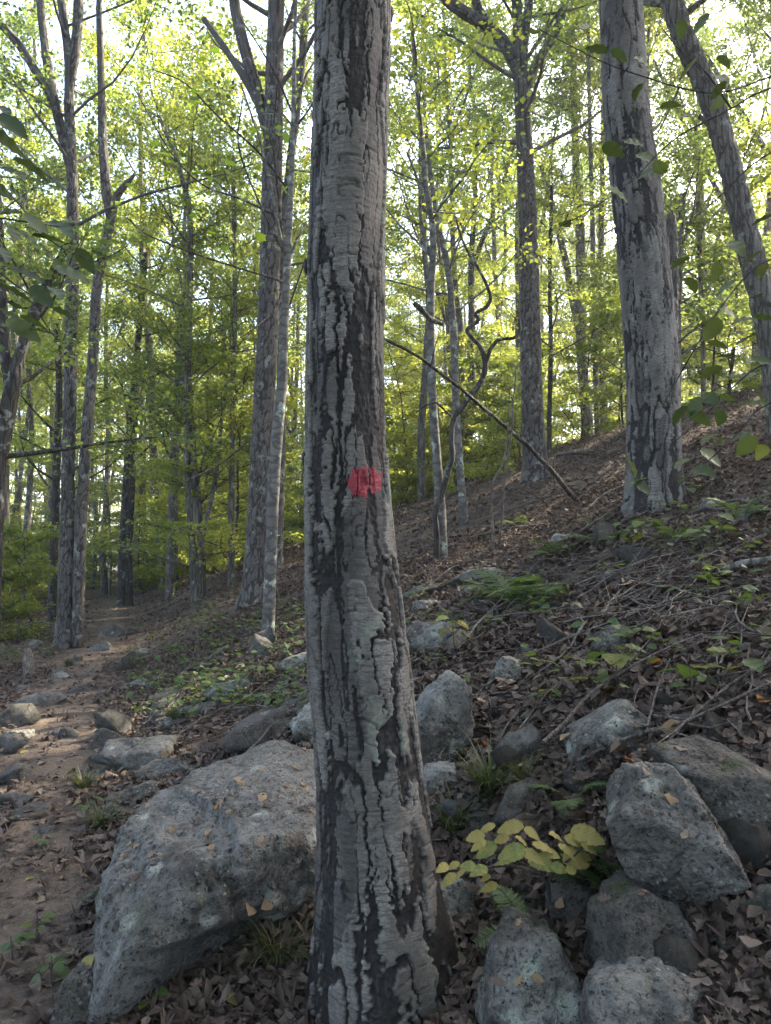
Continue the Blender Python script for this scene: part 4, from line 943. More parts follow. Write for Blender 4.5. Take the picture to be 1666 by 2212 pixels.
for i, (lb, pts, hw) in enumerate([
 ('long straight fallen branch slanting up to the thick right birch', [(1240,1235),(1335,1147),(1388,1122),(1440,1095)], [2.6,2.4,2,1.5]),
 ('arched fallen branch under the thick right birch', [(1327,1190),(1353,1165),(1388,1168),(1423,1185),(1473,1228)], [1.8,1.9,1.9,1.7,1.3]),
 ('long branch lying across the brush pile', [(1240,1275),(1330,1266),(1388,1265),(1450,1245)], [1.8,2,2,1.6]),
 ('branch slanting down through the brush pile', [(1290,1350),(1347,1285),(1390,1262)], [2.2,2,1.5]),
 ('pale crooked stick in the brush pile', [(1488,1258),(1501,1275),(1526,1286),(1536,1316),(1540,1340)], [2,2,1.9,1.7,1.4]),
 ('straight branch pointing up at the right log', [(1515,1215),(1560,1190),(1604,1163)], [2,2.1,1.8]),
 ('grey branch lying beside the pale broken rock', [(1548,1098),(1590,1094),(1640,1092)], [2.6,2.8,2.6]),
 ('dark branch above the pale broken rock', [(1460,1072),(1500,1062),(1560,1052)], [2.6,2.6,2]),
 ('split pale piece of wood left of the thick right birch', [(1267,1104),(1305,1078),(1348,1050)], [1.5,2.6,2]),
 ('long stick propped on the flat rock shelf', [(874,1330),(927,1281),(976,1237),(1010,1224)], [2.6,2.5,2.2,1.6]),
 ('long thin stick crossing behind the flat rock shelf', [(860,1262),(971,1232),(1075,1203)], [2,2,1.6]),
 ('dark branch lying below the bare saplings', [(1010,1166),(1100,1150),(1231,1136)], [2.6,2.8,2]),
 ('pair-forked stick up the slope from the bare saplings', [(1060,1120),(1130,1098),(1210,1065)], [1.8,1.8,1.4]),
 ('stick angled from the mossy rock to the birch', [(1010,1420),(1055,1385),(1110,1352)], [2.4,2.3,1.8]),
 ('thick rotten branch below the fern', [(1085,1335),(1140,1322),(1200,1312)], [5,6,5]),
 ('thin stick lying on the wedge boulder', [(1352,1560),(1400,1610),(1455,1655)], [2.2,2.2,2]),
 ('stick lying on moss beside the big boulder', [(300,1665),(370,1615),(430,1570),(470,1545)], [2,2.2,2,1.5]),
 ('dark rotting branch on the left bank', [(375,1475),(420,1450),(465,1440)], [4,4.5,3]),
 ('short pale log end on the left bank', [(440,1440),(470,1424),(492,1405)], [5,6,6]),
 ('thin branch across the leaf litter in the right foreground', [(1440,1500),(1530,1470),(1660,1440)], [1.6,1.6,1.3]),
 ('broken stick in the litter at the right edge', [(1520,1560),(1590,1530),(1660,1500)], [1.8,1.8,1.4])]):
    ground_stick(lb, pts, hw, 10+i, .04, twigs=4 if i not in (8, 18) else 0)
def stick_proto(seed):
    rg = random.Random(seed); tubes = []; P = [np.array([-.5, 0, .0])]; d = np.array([1., 0, 0])
    for i in range(7): d = nrm(d + np.array([0, rg.uniform(-.3, .3), rg.uniform(-.12, .12)])); P.append(P[-1]+d/7)
    P = np.array(P); P[:, 2] -= np.linspace(P[0, 2], P[-1, 2], 8)-.02; tubes.append(tube(P, np.linspace(.009, .004, 8), 5))
    for i in range(rg.randrange(2, 6)):
        k = rg.randrange(1, 6); d2 = nrm(np.array([.7, rg.choice([-1, 1])*rg.uniform(.3, 1), rg.uniform(0, .35)])); l = rg.uniform(.12, .4)
        m = P[k]+d2*l*.5+np.array([rg.uniform(-.03, .03)]*3); tubes.append(tube(np.array([P[k], m, P[k]+d2*l]), [.005, .004, .002], 4))
    V, F = join(tubes); return mesh('fallen_twig', V, [F], M_TWIG)
SP_ = [stick_proto(i) for i in range(14)]
rng = random.Random(8)
def align(n, yaw):
    q = Vector((0, 0, 1)).rotation_difference(Vector(n)); e = (q.to_matrix() @ __import__('mathutils').Matrix.Rotation(yaw, 3, 'Z')).to_euler(); return e
ns = 0
while ns < 190:
    z = rng.random()
    px, py = (rng.gauss(1400, 150), rng.gauss(1270, 75)) if z < .5 else ((rng.uniform(860, 1660), rng.uniform(1080, 1600)) if z < .85 else (rng.uniform(330, 670), rng.uniform(1380, 1600)))
    if not (0 < px < 1666 and py > 1050): continue
    p, t = hit(px, py)
    if p[1] > 13 or p[1] < 2: continue
    o = obj('fallen_twig', SP_[rng.randrange(14)], loc=p+np.array([0, 0, rng.uniform(.005, .05)]), rot=align(gnormal(p[0], p[1])[0], rng.uniform(0, 6.28)), scale=rng.uniform(.3, 1.0))
    tag(o, 'bare dead twig ' + ('on the left bank above the trail' if px < 800 else 'in the litter near the vine-wrapped beech' if px < 1050 else 'on the litter between the ferns and the forked oak' if px < 1250 and py < 1280 else 'in the litter above the lichen-patched rock' if px < 1250 else 'in the brush pile below the thick right birch' if px < 1470 and py < 1330 else 'in the brush near the fallen right log' if py < 1330 else 'on the leaf litter above the wedge boulder'), 'twig', 'dead twigs on the ground'); ns += 1

# broken post by the trail
b, t = hit(66, 1462)
P = np.array([b-np.array([0, 0, .1]), A(65, 1440, b[1]), A(63, 1415, b[1]), A(62, 1398, b[1])])
free_tube('broken_post', 'short broken dead stub standing left of the trail', P, [.07, .062, .055, .03], M_TWIG, 'stub', sides=12, wob=.012)

# ------------------------------------------------------------------ leaf litter and ground cover
def litter(n, region, smin, smax, seed, name, T=None, maxh=.035):
    g = np.random.default_rng(seed); x, y = region(g, n)
    keep = np.abs(x-trail_x(y)+.15) > np.where(g.uniform(0, 1, len(x)) < .12, 0, g.uniform(.25, .75, len(x))); x, y = x[keep], y[keep]; n = len(x)
    z = GR(x, y) + .012 + g.uniform(0, 1, n)**2*maxh
    nr = gnormal(x, y) + g.normal(0, .2, (n, 3)); a = g.uniform(0, 6.28, n); ax = np.stack([np.cos(a), np.sin(a), g.normal(0, .25, n)], 1)
    rnd = g.uniform(0, 1, n); sz = smin*.6 + (smax-smin*.6)*g.uniform(0, 1, n)**1.3
    sz = sz*np.clip(.45+.2*y, .6, 1.0); Vs, Fs, Rs, o = [], [], [], 0
    tt = T or T_OAKS; w_ = g.integers(0, len(tt), n)
    for k, Tk in enumerate(tt):
        m = w_ == k; V, F, r = leaf_arrays(np.stack([x, y, z], 1)[m], ax[m], nr[m], sz[m], Tk, rnd[m]); Vs.append(V); Fs.append(F+o); Rs.append(r); o += len(V)
    return obj(name, mesh(name, np.vstack(Vs), [np.vstack(Fs)], M_LITTER, {'rnd': np.concatenate(Rs)}, False), kind='stuff')
def reg(y0, y1, u0, u1, pw=1.0):
    def f(g, n):
        y = y0 + (y1-y0)*g.uniform(0, 1, n)**pw; return g.uniform(u0, u1, n)*y, y
    return f
def both(*rs):
    def f(g, n):
        o = [r(g, int(n*w_)) for r, w_ in rs]; return np.concatenate([a for a, b in o]), np.concatenate([b for a, b in o])
    return f
o = litter(142000, both((reg(1.3, 5, -.62, .62, .75), .33), (reg(5, 10, -.6, .6, .8), .27), (reg(10, 21, -.2, .62, .9), .25), (reg(9, 24, -.62, -.1, .9), .15)), .036, .074, 3, 'leaf_litter')
o['label'] = 'brown dead oak leaves covering the forest floor'; o['category'] = 'leaf litter'
def ground_cover(n, seed):
    g = np.random.default_rng(seed); px = np.concatenate([g.uniform(240, 670, n), g.uniform(870, 1660, n//3), g.uniform(0, 300, n//2)]); py = np.concatenate([g.uniform(1270, 1560, n), g.uniform(1090, 1500, n//3), g.uniform(1380, 1560, n//2)])
    P = np.array([hit(a, b, 30)[0] for a, b in zip(px, py)]); P = P[(np.abs(P[:, 0]-trail_x(P[:, 1])+.15) > .7) & (P[:, 1] < 22)]
    k = 9; ci = np.repeat(np.arange(len(P)), k); off = g.normal(0, .10, (len(ci), 3))*np.array([1, 1, .35]); off[:, 2] = np.abs(off[:, 2])+.06+.06*g.uniform(0, 1, len(ci))
    a = g.uniform(0, 6.28, len(ci)); ax = np.stack([np.cos(a), np.sin(a), g.normal(-.1, .2, len(ci))], 1)
    V, F, r = leaf_arrays(P[ci]+off, ax, np.array([0, 0, 1.])+g.normal(0, .3, (len(ci), 3)), g.uniform(.04, .075, len(ci)), T_OV, np.clip(g.uniform(0, 1, len(P))[ci]*.6+.4*g.uniform(0, 1, len(ci)), 0, 1))
    o = obj('ground_cover', mesh('ground_cover', V, [F], M_PLANT, {'rnd': r}, False), kind='stuff'); o['label'] = 'low green leafy ground cover on the banks'; o['category'] = 'ground cover'
ground_cover(120, 4)

# ------------------------------------------------------------------ leaves as single parts
def one_leaf(T, mat, nm='leaf', bend=0.0):
    tv, tf = T[0], T[1]; v = tv.copy(); v[:, 2] -= bend*v[:, 1]**2 + bend*.8*v[:, 0]**2
    return mesh(nm, v, [tf], mat, {'rnd': np.full(len(v), .5), 'edge': T[2] if len(T) > 2 else np.zeros(len(v))}, True)
def leaf_rnd(T, mat, nm, bend, r):
    me = one_leaf(T, mat, nm, bend); me.attributes['rnd'].data.foreach_set('value', np.full(len(T[0]), r, np.float32)); return me
HZ = [leaf_rnd(T_TOOTH, M_HAZEL, 'leaf', b, r) for b, r in ((.1, .1), (.25, .45), (.0, .8), (.35, .95))]
ML = [leaf_rnd(T_MAPLE, M_MAPLE, 'leaf', b, r) for b, r in ((.1, .2), (.3, .6), (.2, 1.))]
YL = [one_leaf(T_TOOTH, m, 'leaf', b) for m, b in ((M_YEL, .3), (M_YEL, .7), (M_YGR, .35), (M_TAN, .6), (M_ORG, .4))]
PL = [leaf_rnd(T_TOOTH, M_PLANT, 'leaf', b, r) for b, r in ((.2, .2), (.3, .6), (.1, 1.))]
from mathutils import Matrix
def leaf_obj(me, parent, p, ax, nr, size, name='leaf', ppos=(0, 0, 0)):
    ax = Vector(ax).normalized(); nr = Vector(nr); side = ax.cross(nr).normalized(); nr = side.cross(ax)
    M = Matrix((side*size, ax*size, nr*size)).transposed().to_4x4(); M.translation = Vector(p)-Vector(ppos)
    o = bpy.data.objects.new(name, me); COL.objects.link(o); o.parent = parent; o.matrix_local = M; return o
def twig(parent, pts, Y, hw, mat, loc, name='twig'):
    P = np.array([np.append(at(q[0], q[1], Y+(q[2] if len(q) > 2 else 0))[0], hw*(1-.7*i/len(pts))/FPX*Y) for i, q in enumerate(pts)]); Q, _ = resample(P, step=.03)
    V, F = tube(Q[:, :3]-loc, Q[:, 3], 6); obj(name, mesh(name, V, [F], mat), parent)

# hazel shrub reaching in from the right
rng = random.Random(17)
loc = np.array([1.62, 2.1, GR(1.62, 2.1)[0]])
hz = thing('hazel_shrub', 'broad-leaved shrub reaching into view from the right edge', 'shrub', loc=loc)
for k, (dx, top, dy) in enumerate([(0, 3.1, 0), (-.05, 2.7, -.1), (.12, 2.0, .1)]):
    P = np.array([[0, 0, -.2], [.03+dx*.3, dy*.4, (top-loc[2])*.4], [dx, dy, (top-loc[2])*.8], [dx-.05, dy, top-loc[2]]]); Q, _ = resample(np.column_stack([P, [.018, .014, .009, .004]]), n=24); V, F = tube(Q[:, :3], Q[:, 3], 7); obj('stem', mesh('stem', V, [F], M_DARKBARK), hz)
for pts in ([(1950,110),(1666,190),(1580,235),(1478,287),(1427,327),(1366,389),(1273,455),(1207,491)], [(1950,60),(1666,165),(1555,200),(1468,189),(1402,169),(1325,143),(1248,107),(1150,55)], [(1468,189),(1440,250),(1420,290)], [(1900,480),(1666,560),(1600,610),(1540,690),(1480,790),(1430,880)],
            [(1900,700),(1666,780),(1590,830),(1520,900),(1450,960)], [(1900,250),(1666,330),(1560,420),(1500,470)], [(1900,820),(1666,870),(1600,930),(1549,979),(1471,1044)], [(1580,235),(1520,150),(1470,110),(1430,60)], [(1366,389),(1350,330),(1340,300)]):
    twig(hz, pts, 2.05, 2.4, M_DARKBARK, loc)
Lz = [(670,115),(890,110),(920,200),(1030,245),(1130,265),(1100,370),(1250,240),(1300,115),(1370,90),(1330,280),(1460,250),(1450,330),(1440,390),(1440,440),(1320,480),(1240,450),(1190,530),(1000,625),(1095,605),(1150,650),(1130,730),(1190,720),(1020,815),(905,870),(800,950),
      (1290,1120),(1480,1215),(1570,1095),(1430,1130),(1340,1190),(1540,1340),(1480,1310),(1425,1400),(1600,1250),(1530,1030),(1640,930),(1380,1340),(1640,1130),(1570,1440)]
Lz = [(813+.5117*x, .5117*y) for x, y in Lz]
Lz += [(813+.5117*x, 651+.5117*y) for x, y in [(1480,230),(1500,310),(1570,310),(1400,400),(1580,360),(1360,500),(1400,560),(1440,600),(1640,260),(1340,330),(1600,440),(1460,500),(1540,560),(1390,720),(1620,620),(1420,300),(1350,440),(1270,480),(1410,650),(1600,250),(1530,130),(1640,80),(1440,180),(1630,400),(1560,620),(1480,420),(1280,660),(1075,680),(1090,760),(1120,790)]]
for i, (x, y) in enumerate(Lz):
    p, t = at(x+rng.uniform(-6, 6), y+rng.uniform(-6, 6), 2.05+rng.uniform(-.14, .14)); s = rng.uniform(.052, .078)
    a = rng.uniform(0, 6.28); ax = np.array([math.cos(a), math.sin(a)*.8, rng.uniform(-.7, .15)]); nr = np.array([rng.uniform(-.6, .6), rng.uniform(-.9, .3), rng.uniform(.35, 1)])
    leaf_obj(HZ[rng.randrange(4)], hz, p-nrm(ax)*s*.5, ax, nr, s, ppos=loc).scale[0] *= .84

# chestnut-like sapling reaching in from the left
loc = np.array([-1.55, 2.0, GR(-1.55, 2.0)[0]])
cs = thing('leafy_sapling', 'dark broad-leaved sapling reaching into view from the left edge', 'sapling', loc=loc)
P = np.array([[0, 0, -.2], [.05, 0, 1.0], [0, .05, 2.0], [.08, .02, 2.9]]); Q, _ = resample(np.column_stack([P, [.02, .016, .011, .005]]), n=24); V, F = tube(Q[:, :3], Q[:, 3], 7); obj('stem', mesh('stem', V, [F], M_DARKBARK), cs)
for pts in ([(-300,330),(-60,360),(30,430),(110,520),(190,560)], [(-300,520),(-60,560),(40,620),(120,670)], [(-300,180),(-80,250),(10,330)], [(-300,480),(-40,470),(60,480),(130,490)]): twig(cs, pts, 2.0, 2.6, M_DARKBARK, loc)
Ll = [(40,740),(25,860),(20,980),(100,1000),(190,1140),(310,1160),(130,1200),(250,1220),(440,1330),(80,1490),(210,1510),(30,1450),(330,1600),(180,1640),(230,1690),(60,1180),(20,1290),(140,1400),(50,1600),(120,1690),(370,1400),(270,1320),(10,700),(90,880),(30,1090),(290,1480),(100,1560),(60,640),(20,560),(110,750),(160,850)]
for i, (x, y) in enumerate(Ll):
    p, t = at(x*.4232, y*.4232, 2.0+rng.uniform(-.15, .2)); s = rng.uniform(.075, .115)
    a = rng.uniform(-.9, .9); ax = np.array([math.cos(a), math.sin(a), rng.uniform(-.9, 0)]); nr = np.array([rng.uniform(-.5, .5), rng.uniform(-.8, .3), rng.uniform(.4, 1)])
    o = leaf_obj(HZ[rng.randrange(3)], cs, p-nrm(ax)*s*.5, ax, nr, s, ppos=loc); o.scale[0] *= .75

# maple sprays of the slim pale tree
mt = [o for o in bpy.data.objects if o.get('label', '').startswith('slim pale mottled')][0]
mloc = np.array(mt.location); MY = mloc[1]
tw = [[(622,563),(563,444),(516,317),(525,211)], [(609,500),(597,381),(590,300),(600,180)], [(614,610),(588,601),(465,563),(381,533),(313,504),(275,470)], [(630,420),(560,330),(470,250),(400,180),(330,150)], [(634,250),(600,170),(560,100),(520,40)], [(626,480),(520,430),(440,400),(370,330),(290,190)], [(618,590),(600,660),(560,700),(520,730)], [(604,880),(560,930),(480,1000),(400,1040)], [(612,700),(660,560)]]
rng = random.Random(23)
for i, pts in enumerate(tw):
    twig(mt, [(q[0], q[1], -.25*j+.1*i) for j, q in enumerate(pts)], MY, 2.6, M_DARKBARK, mloc)
ml = [(1360,580),(1440,650),(1340,640),(1470,680),(1050,700),(660,410),(740,430),(600,940),(655,950),(1000,1100),(1060,1130),(1030,1090),(1150,1250),(1170,840),(1160,870),(780,740),(820,780),(1060,910),(1090,910),(960,870),(1010,880),(990,970),(940,1130),(1070,1190),(1140,990),(1240,1010),(1200,1030),(1210,1340),(1240,1350),(1410,1490),(1420,1240),(1380,750),(1250,300),(1010,530),(990,490),(1300,650),(1360,890),(1470,950),(1460,980),(1340,1190),(1080,740),(1120,740),(860,830),(830,880),(1350,1440),(1530,1080),(1520,640),(960,520),(980,470),(1080,250),(1040,310)]
for x, y in ml:
    p, t = at(x*.4232, y*.4232, MY-.5+rng.uniform(-.5, .5)); s = rng.uniform(.085, .14)
    ax = np.array([rng.uniform(-1, 1), rng.uniform(-1, .4), rng.uniform(-.8, .1)]); leaf_obj(ML[rng.randrange(3)], mt, p, ax, np.array([rng.uniform(-.5, .5), rng.uniform(-.8, .2), 1]), s, ppos=mloc)

# yellowing plant in front, right of the birch foot
b, t = hit(1195, 2010); yY = b[1]-.02
yp = thing('yellowing_plant', 'low plant with blotched yellow and green leaves right of the birch foot', 'plant', loc=b); rng = random.Random(31)
for pts in ([(1195,2015),(1188,1950),(1172,1890),(1120,1830),(1060,1805)], [(1188,1950),(1190,1890),(1240,1850),(1285,1800)], [(1172,1890),(1100,1870),(1010,1880),(960,1880)]): twig(yp, pts, yY-.08, 3.6, M_DARKBARK, b, 'stem')
for x, y, wd_, k in [(420,880,95,0),(470,835,80,1),(570,840,125,0),(465,935,120,2),(580,945,130,2),(700,920,100,0),(690,985,130,2),(765,870,90,1),(880,870,150,0),(800,925,80,1),(850,970,175,0),(770,1012,85,2),(822,1022,70,0),(285,1010,70,0),(315,1052,75,1),(390,1005,80,2),(440,1020,90,2),(480,1092,85,0),(350,1030,70,1),(620,890,80,1),(530,890,80,0),(650,950,90,1),(730,950,80,0),(900,920,85,1),(440,905,70,1),(540,985,80,2),(830,895,85,0),(650,855,70,1),(330,1000,60,0),(460,1050,60,1)]:
    p, t = at(813+.5117*x, 1356+.5117*y, yY-.1+rng.uniform(-.06, .04)); s = wd_*.5117/FPX*t*.95
    a = rng.uniform(-.7, .7) + (0 if x > 600 else math.pi); ax = np.array([math.cos(a), math.sin(a)-.3, rng.uniform(-.3, .1)])
    leaf_obj(YL[k], yp, p-nrm(ax)*s*.45, ax, np.array([rng.uniform(-.45, .45), rng.uniform(-1.1, -.2), 1]), s, ppos=b).scale[0] *= .82

# ferns
T_PIN = (np.array([(0,0,0),(-.09,.12,.0),(-.06,.2,0),(-.13,.3,.01),(-.07,.4,0),(-.12,.5,.01),(-.06,.6,0),(-.09,.72,0),(-.03,.82,0),(0,1,-.04),(.03,.82,0),(.09,.72,0),(.06,.6,0),(.12,.5,.01),(.07,.4,0),(.13,.3,.01),(.06,.2,0),(.09,.12,0),(0,.5,-.01)], np.float32), np.array([(18,(i+1) % 18, i) for i in range(18)]))
def frond(seed):
    g = np.random.default_rng(seed); n = 20; t = np.linspace(0, 1, n+6); P = np.stack([t*.8, .06*np.sin(t*2+seed), 1.0*t-.78*t*t], 1)
    V1, F1 = tube(P, np.linspace(.006, .0015, len(P)), 4); k = np.arange(5, n+5); pp = P[k]; T = nrm(np.gradient(P, axis=0))[k]
    ln = .24*np.sin(np.linspace(.35, 1, n)*math.pi*.93+.12)**.8+.015; ps, ax, sz = [], [], []
    for s in (-1, 1):
        ps.append(pp); ax.append(nrm(np.array([0, s*1., 0])+T*.35+np.array([0, 0, -.12])+g.normal(0, .07, (n, 3)))); sz.append(ln)
    V2, F2, r = leaf_arrays(np.vstack(ps), np.vstack(ax), np.tile([0, 0, 1.], (2*n, 1))+g.normal(0, .12, (2*n, 3)), np.concatenate(sz), T_PIN, g.uniform(.0, 1, 2*n))
    q = np.vstack([F1[:, [0, 1, 2]], F1[:, [0, 2, 3]]])
    return mesh('frond', np.vstack([V1, V2]), [np.vstack([q, F2+len(V1)])], M_FERN, {'rnd': np.concatenate([np.full(len(V1), .3), r])}, False)
FR = [frond(i) for i in range(4)]
def fern(label, px, py, n, size, az=None, spread=math.pi, seed=0):
    b, t = hit(px, py); rg = random.Random(seed); o = thing('fern', label, 'fern', loc=b-np.array([0, 0, .02]))
    for i in range(n):
        a = i*2.4+rg.uniform(-.3, .3) if az is None else az+rg.uniform(-spread, spread)
        obj('frond', FR[rg.randrange(4)], o, rot=(rg.uniform(-.25, .25), rg.uniform(-.45, .2), a), scale=size*rg.uniform(.75, 1.15))
fern('bushy green fern on the slope beside the flat rock shelf', 1115, 1315, 15, .50, seed=1)
fern('second fern clump joining the bushy fern on its right', 1168, 1300, 9, .42, seed=2)
fern('small fern left of the bushy fern clump', 1055, 1300, 6, .34, seed=12)
fern('fern below the bare saplings on the slope', 1200, 1205, 7, .42, seed=3)
fern('fern in front of the thick right birch foot', 1300, 1180, 6, .38, seed=4)
fern('fern with bright fronds up slope of the bare saplings', 1120, 1140, 6, .42, seed=5)
fern('fern beside the lichen-patched rock in the right foreground', 1235, 1745, 6, .27, seed=6)
fern('small fern frond under the yellowing plant', 1225, 1900, 4, .3, az=-1.2, spread=.8, seed=7)
fern('dim fern at the bottom right of the birch foot', 1150, 2040, 5, .28, seed=8)
fern('tiny fern near the bottom right stones', 1330, 1995, 3, .26, seed=9)
fern('fern by the right edge above the log', 1600, 1130, 6, .42, seed=10)
fern('fern between the litter and the right log', 1470, 1180, 5, .38, seed=11)

# low plants with separate leaves
def seedling(label, px, py, h, n, size, seed, leafs=PL, name='seedling', group=None, spray=.6):
    b, t = hit(px, py); rg = random.Random(seed); o = thing(name, label, 'seedling', loc=b, group=group)
    d = np.array([rg.uniform(-.2, .2), rg.uniform(-.2, .2), 1]); P = np.array([[0, 0, -.03], d*h*.5, d*h+np.array([rg.uniform(-.1, .1)*h, 0, 0])]); V, F = tube(P, [.004, .003, .002], 5); obj('stem', mesh('stem', V, [F], M_STEM), o)
    for i in range(n):
        a = i*2.4+rg.uniform(-.4, .4); k = rg.uniform(.45, 1); base = P[2]*k; ax = np.array([math.cos(a), math.sin(a), rg.uniform(-.35, .2)]); r = h*spray*rg.uniform(.1, .6)
        leaf_obj(leafs[rg.randrange(len(leafs))], o, base+ax*r, ax, np.array([rg.uniform(-.3, .3), rg.uniform(-.4, .2), 1]), size*rg.uniform(.7, 1.2))
for i, (lb, x, y, h, n, s) in enumerate([
 ('bright green seedling cluster below the squat mossy rock', 1330,1490,.22,9,.10),('low seedling with a pair of broad leaves at the right', 1500,1520,.15,6,.10),('single broad green leaf plant above the lichen-patched rock',1275,1510,.10,3,.10),
 ('spreading green plant in front of the thick right birch',1420,1190,.25,10,.10),('lime green sprig near the right log',1540,1190,.25,8,.11),('pale green plant right of the thick right birch',1490,1080,.22,8,.10),
 ('small green sprig below the upright slab',1000,1500,.12,5,.06),('green sprig beside the pointed grey rock',1190,1530,.12,6,.07),('seedling near the right frame edge rocks',1620,1480,.15,5,.09),
 ('green plant between the flat rock shelf and birch',905,1300,.15,6,.07),('yellow-green sprig near the birch left edge',620,1440,.25,8,.065),('dark green sapling spray on the left bank',450,1420,.5,16,.07),
 ('bushy green plant on the left bank top',400,1400,.4,14,.065),('green plant at the foot of the slim pale tree',545,1390,.3,10,.065),('leafy plant below the broad ridged tree',480,1370,.4,13,.07),
 ('green sprig beside the trail bend',300,1440,.3,10,.07),('leafy plant on the bank over the knobbly rock',345,1500,.25,9,.07),('small plant between bank stones',570,1480,.18,7,.07),
 ('broad leaves in the lower left corner',80,2030,.12,6,.05),('green creeping plant near the pinkish stone',210,1980,.10,7,.042),('yellow-green long-leaved plant at the bottom left',110,2140,.11,7,.055),
 ('small green plant at the bottom left edge',30,2080,.10,6,.05),('green plant by the trail edge stones',80,1850,.1,6,.042),('green seedling on the trail bank',190,1760,.12,6,.055),
 ('green sprig in the shade under the boulder',320,2190,.08,5,.045),('leafy plant left of the broken post',15,1440,.3,12,.08),('sunlit green plant right of the broken post',110,1425,.22,9,.07),('green plant at the left edge behind the post',30,1390,.35,12,.08)]):
    seedling(lb, x, y, h, n, s, 300+i)
# yellow-green palmate sprig right of the trunk
seedling('yellowing drooping sprig beside the rounded boulder', 985, 1420, .28, 10, .085, 555, [YL[2], YL[0], PL[2]])
seedling('leafy runner climbing the foot of the thick right birch', 1372, 1085, .4, 10, .075, 556)

# grass tufts
def grass(label, px, py, n, L, seed, drop=.5):
    b, t = hit(px, py); g = np.random.default_rng(seed); Vs, Fs, Rs, o = [], [], [], 0
    for i in range(n):
        a = g.uniform(0, 6.28); l = L*g.uniform(.6, 1.15); r0 = g.uniform(0, .05); s = np.linspace(0, 1, 6); out = g.uniform(.3, .9)
        x = r0+out*l*s**1.3; z = l*(s*.9-drop*g.uniform(.6, 1.4)*s*s); P = np.stack([np.cos(a)*x, np.sin(a)*x, z], 1); sd = np.array([-math.sin(a), math.cos(a), .2])*.0042*(1-s[:, None]*.9)
        V = np.vstack([P-sd, P+sd]); k = np.arange(5); Vs.append(V); Fs.append(np.stack([k, k+1, k+7, k+6], 1)+o); Rs.append(np.full(12, g.uniform())); o += 12
    t0 = thing('grass_tuft', label, 'grass', loc=b); obj('blades', mesh('blades', np.vstack(Vs), [np.vstack(Fs)], M_GRASS, {'rnd': np.concatenate(Rs)}, False), t0, kind='stuff')
for i, (lb, x, y, n, L) in enumerate([('drooping grass tuft right of the upright slab', 1060,1720,170,.34),('thin grass tuft at the right edge of the birch foot',985,1800,120,.3),('grass hanging over the boulder edge beside the birch',640,1880,110,.26),('shaded grass at the birch foot, left side',600,2080,130,.28),
   ('grass tuft on the left bank above the knobbly rock',385,1560,150,.3),('second grass tuft up the left bank',430,1500,110,.26),('grass at the edge of the big boulder and trail',215,1790,120,.22),('wispy grass beside the sunlit trail patch',150,1440,90,.22),('grass tuft below the mossy hump',180,1700,110,.2),('small grass tuft in front of the lichen-patched rock',1130,1690,90,.22)]):
    grass(lb, x, y, n, L, 700+i)

# fallen leaves lying singly where they catch the eye
FL = [one_leaf((T_OV[0], T_OV[1]), m, 'fallen_leaf', .3) for m in (M_YEL, M_TAN, M_ORG)]
def drop_leaf(label, px, py, k, s, Y=None, seed=0):
    rg = random.Random(seed); dg = bpy.context.evaluated_depsgraph_get(); d = Vector(ray(px, py)).normalized()
    ok, p, n, *_ = SC.ray_cast(dg, Vector((0, 0, EYE)), d)
    if not ok: return
    a = rg.uniform(0, 6.28); nr = n + Vector((rg.uniform(-.3, .3), rg.uniform(-.3, .3), .3)); ax = Vector((math.cos(a), math.sin(a), rg.uniform(-.2, .2))); ax = (ax - nr.normalized()*ax.dot(nr.normalized())).normalized()
    side = ax.cross(nr).normalized(); nr = side.cross(ax); M = Matrix((side*s, ax*s, nr*s)).transposed().to_4x4(); M.translation = p + n*.006 - ax*s*.4
    o = bpy.data.objects.new('fallen_leaf', FL[k]); COL.objects.link(o); o.matrix_world = M; tag(o, label, 'leaf')
for i, (lb, x, y, k, s) in enumerate([('bright yellow leaf lying on the trail', 53,1625,0,.075),('pale yellow leaf at the bottom, left of the birch foot',507,2160,0,.07),('tan leaf on the sloping boulder top near the moss',517,1685,1,.05),('orange-brown leaf on the big boulder face',470,1738,2,.05),('tan leaf on the big boulder near the birch',566,1722,1,.05),
   ('curled tan leaf behind the mossy hump',355,1630,1,.06),('pale leaf on the mossy hump',270,1672,1,.06),('tan leaf in the shade left of the birch foot',540,1960,1,.07),('dry leaf near the shaded grass',580,1950,1,.06),('curled brown leaf by the pinkish stone',85,1945,1,.06),('yellow leaf in the lower left litter',60,1900,0,.05),
   ('orange leaf right of the upright slab',1042,1605,2,.06),('rust leaf on the right slope litter',1320,1490,2,.07),('orange leaf near the dark overhanging rock',1360,1640,2,.05),('yellow leaf by the right edge of the slope',1650,1510,2,.07),('tan leaf standing behind the yellowing plant',1175,1730,1,.08),('pale dry leaf left of the yellowing plant stem',1140,1770,1,.07),('orange leaf on the right slope near the squat rock',1420,1430,2,.06),
   ('tan leaf at the bottom right',1210,1945,1,.06),('yellow leaf in the lower left near the boulder foot',190,2080,0,.06),('dry leaf on the right slope above the wedge boulder',1450,1570,1,.08)]):
    drop_leaf(lb, x, y, k, s, seed=i)

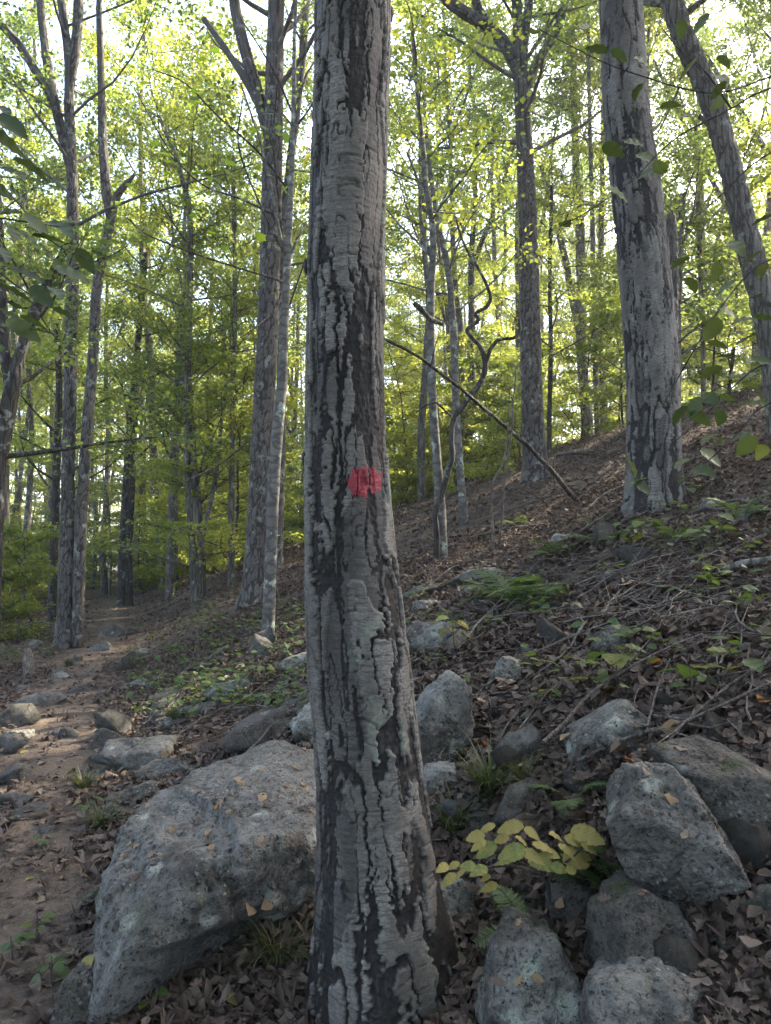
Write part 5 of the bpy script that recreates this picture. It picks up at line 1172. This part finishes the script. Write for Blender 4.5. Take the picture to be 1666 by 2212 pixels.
# dry leaves caught on the larger rocks
FD = [mesh('fallen_leaf', T_OAKS[q][0], [T_OAKS[q][1]], M_TAN if q % 2 else M_LITTER, {'rnd': np.full(len(T_OAKS[q][0]), .55+.1*q), 'edge': np.zeros(len(T_OAKS[q][0]))}, False) for q in range(5)]
_rg = random.Random(77); _dg = bpy.context.evaluated_depsgraph_get()
_on = {'large sloping': 'large sloping boulder', 'large wedge': 'wedge-shaped boulder', 'dark overhanging': 'dark overhanging rock', 'sloping lichen': 'lichen-patched rock', 'pale-blotched': 'pale-blotched block', 'long low ledge': 'long dark ledge', 'brown-stained': 'brown-stained rock', 'broad knobbly': 'knobbly trail rock'}
for _q in range(150):
    px, py = (_rg.uniform(240, 680), _rg.uniform(1590, 1900)) if _q % 2 else (_rg.uniform(1060, 1660), _rg.uniform(1490, 2150))
    ok, p, n, _i, ob, _m = SC.ray_cast(_dg, Vector((0, 0, EYE)), Vector(ray(px, py)).normalized())
    key = next((v_ for k_, v_ in _on.items() if ok and ob.get('label', '').startswith(k_)), None)
    if key is None or n.z < .45: continue
    sz_ = _rg.uniform(.025, .05); a_ = _rg.uniform(0, 6.28); nr = (n + Vector((_rg.uniform(-.2, .2), _rg.uniform(-.2, .2), .2))).normalized(); ax = Vector((math.cos(a_), math.sin(a_), 0)); ax = (ax - nr*ax.dot(nr)).normalized(); sd_ = ax.cross(nr)
    M = Matrix((sd_*sz_, ax*sz_, nr*sz_)).transposed().to_4x4(); M.translation = p + n*.004 - ax*sz_*.4
    o = bpy.data.objects.new('fallen_leaf', FD[_rg.randrange(5)]); COL.objects.link(o); o.matrix_world = M; tag(o, 'small dry brown leaf lying on the ' + key, 'leaf', 'dry leaves caught on rocks')

# ------------------------------------------------------------------ sunlit air between the trees
def add_haze(density):
    x0, x1, y0, y1, z0, z1 = gx[0]-3, gx[-1]+3, gy[0]-3, gy[-1]+3, gz.min()-1.2, 34.0
    V = np.array([(x, y, z) for z in (z0, z1) for y in (y0, y1) for x in (x0, x1)])
    F = np.array([(0, 2, 3, 1), (4, 5, 7, 6), (0, 1, 5, 4), (2, 6, 7, 3), (0, 4, 6, 2), (1, 3, 7, 5)])
    m = bpy.data.materials.new('haze_air'); m.use_nodes = True; t = m.node_tree; t.nodes.clear()
    o = t.nodes.new('ShaderNodeOutputMaterial'); v = t.nodes.new('ShaderNodeVolumePrincipled')
    v.inputs['Color'].default_value = (.93, .95, 1, 1); v.inputs['Density'].default_value = density; v.inputs['Anisotropy'].default_value = .45
    t.links.new(v.outputs[0], o.inputs['Volume'])
    obj('haze', mesh('haze', V, [F], m, smooth=False), kind='stuff')
add_haze(0.0013)
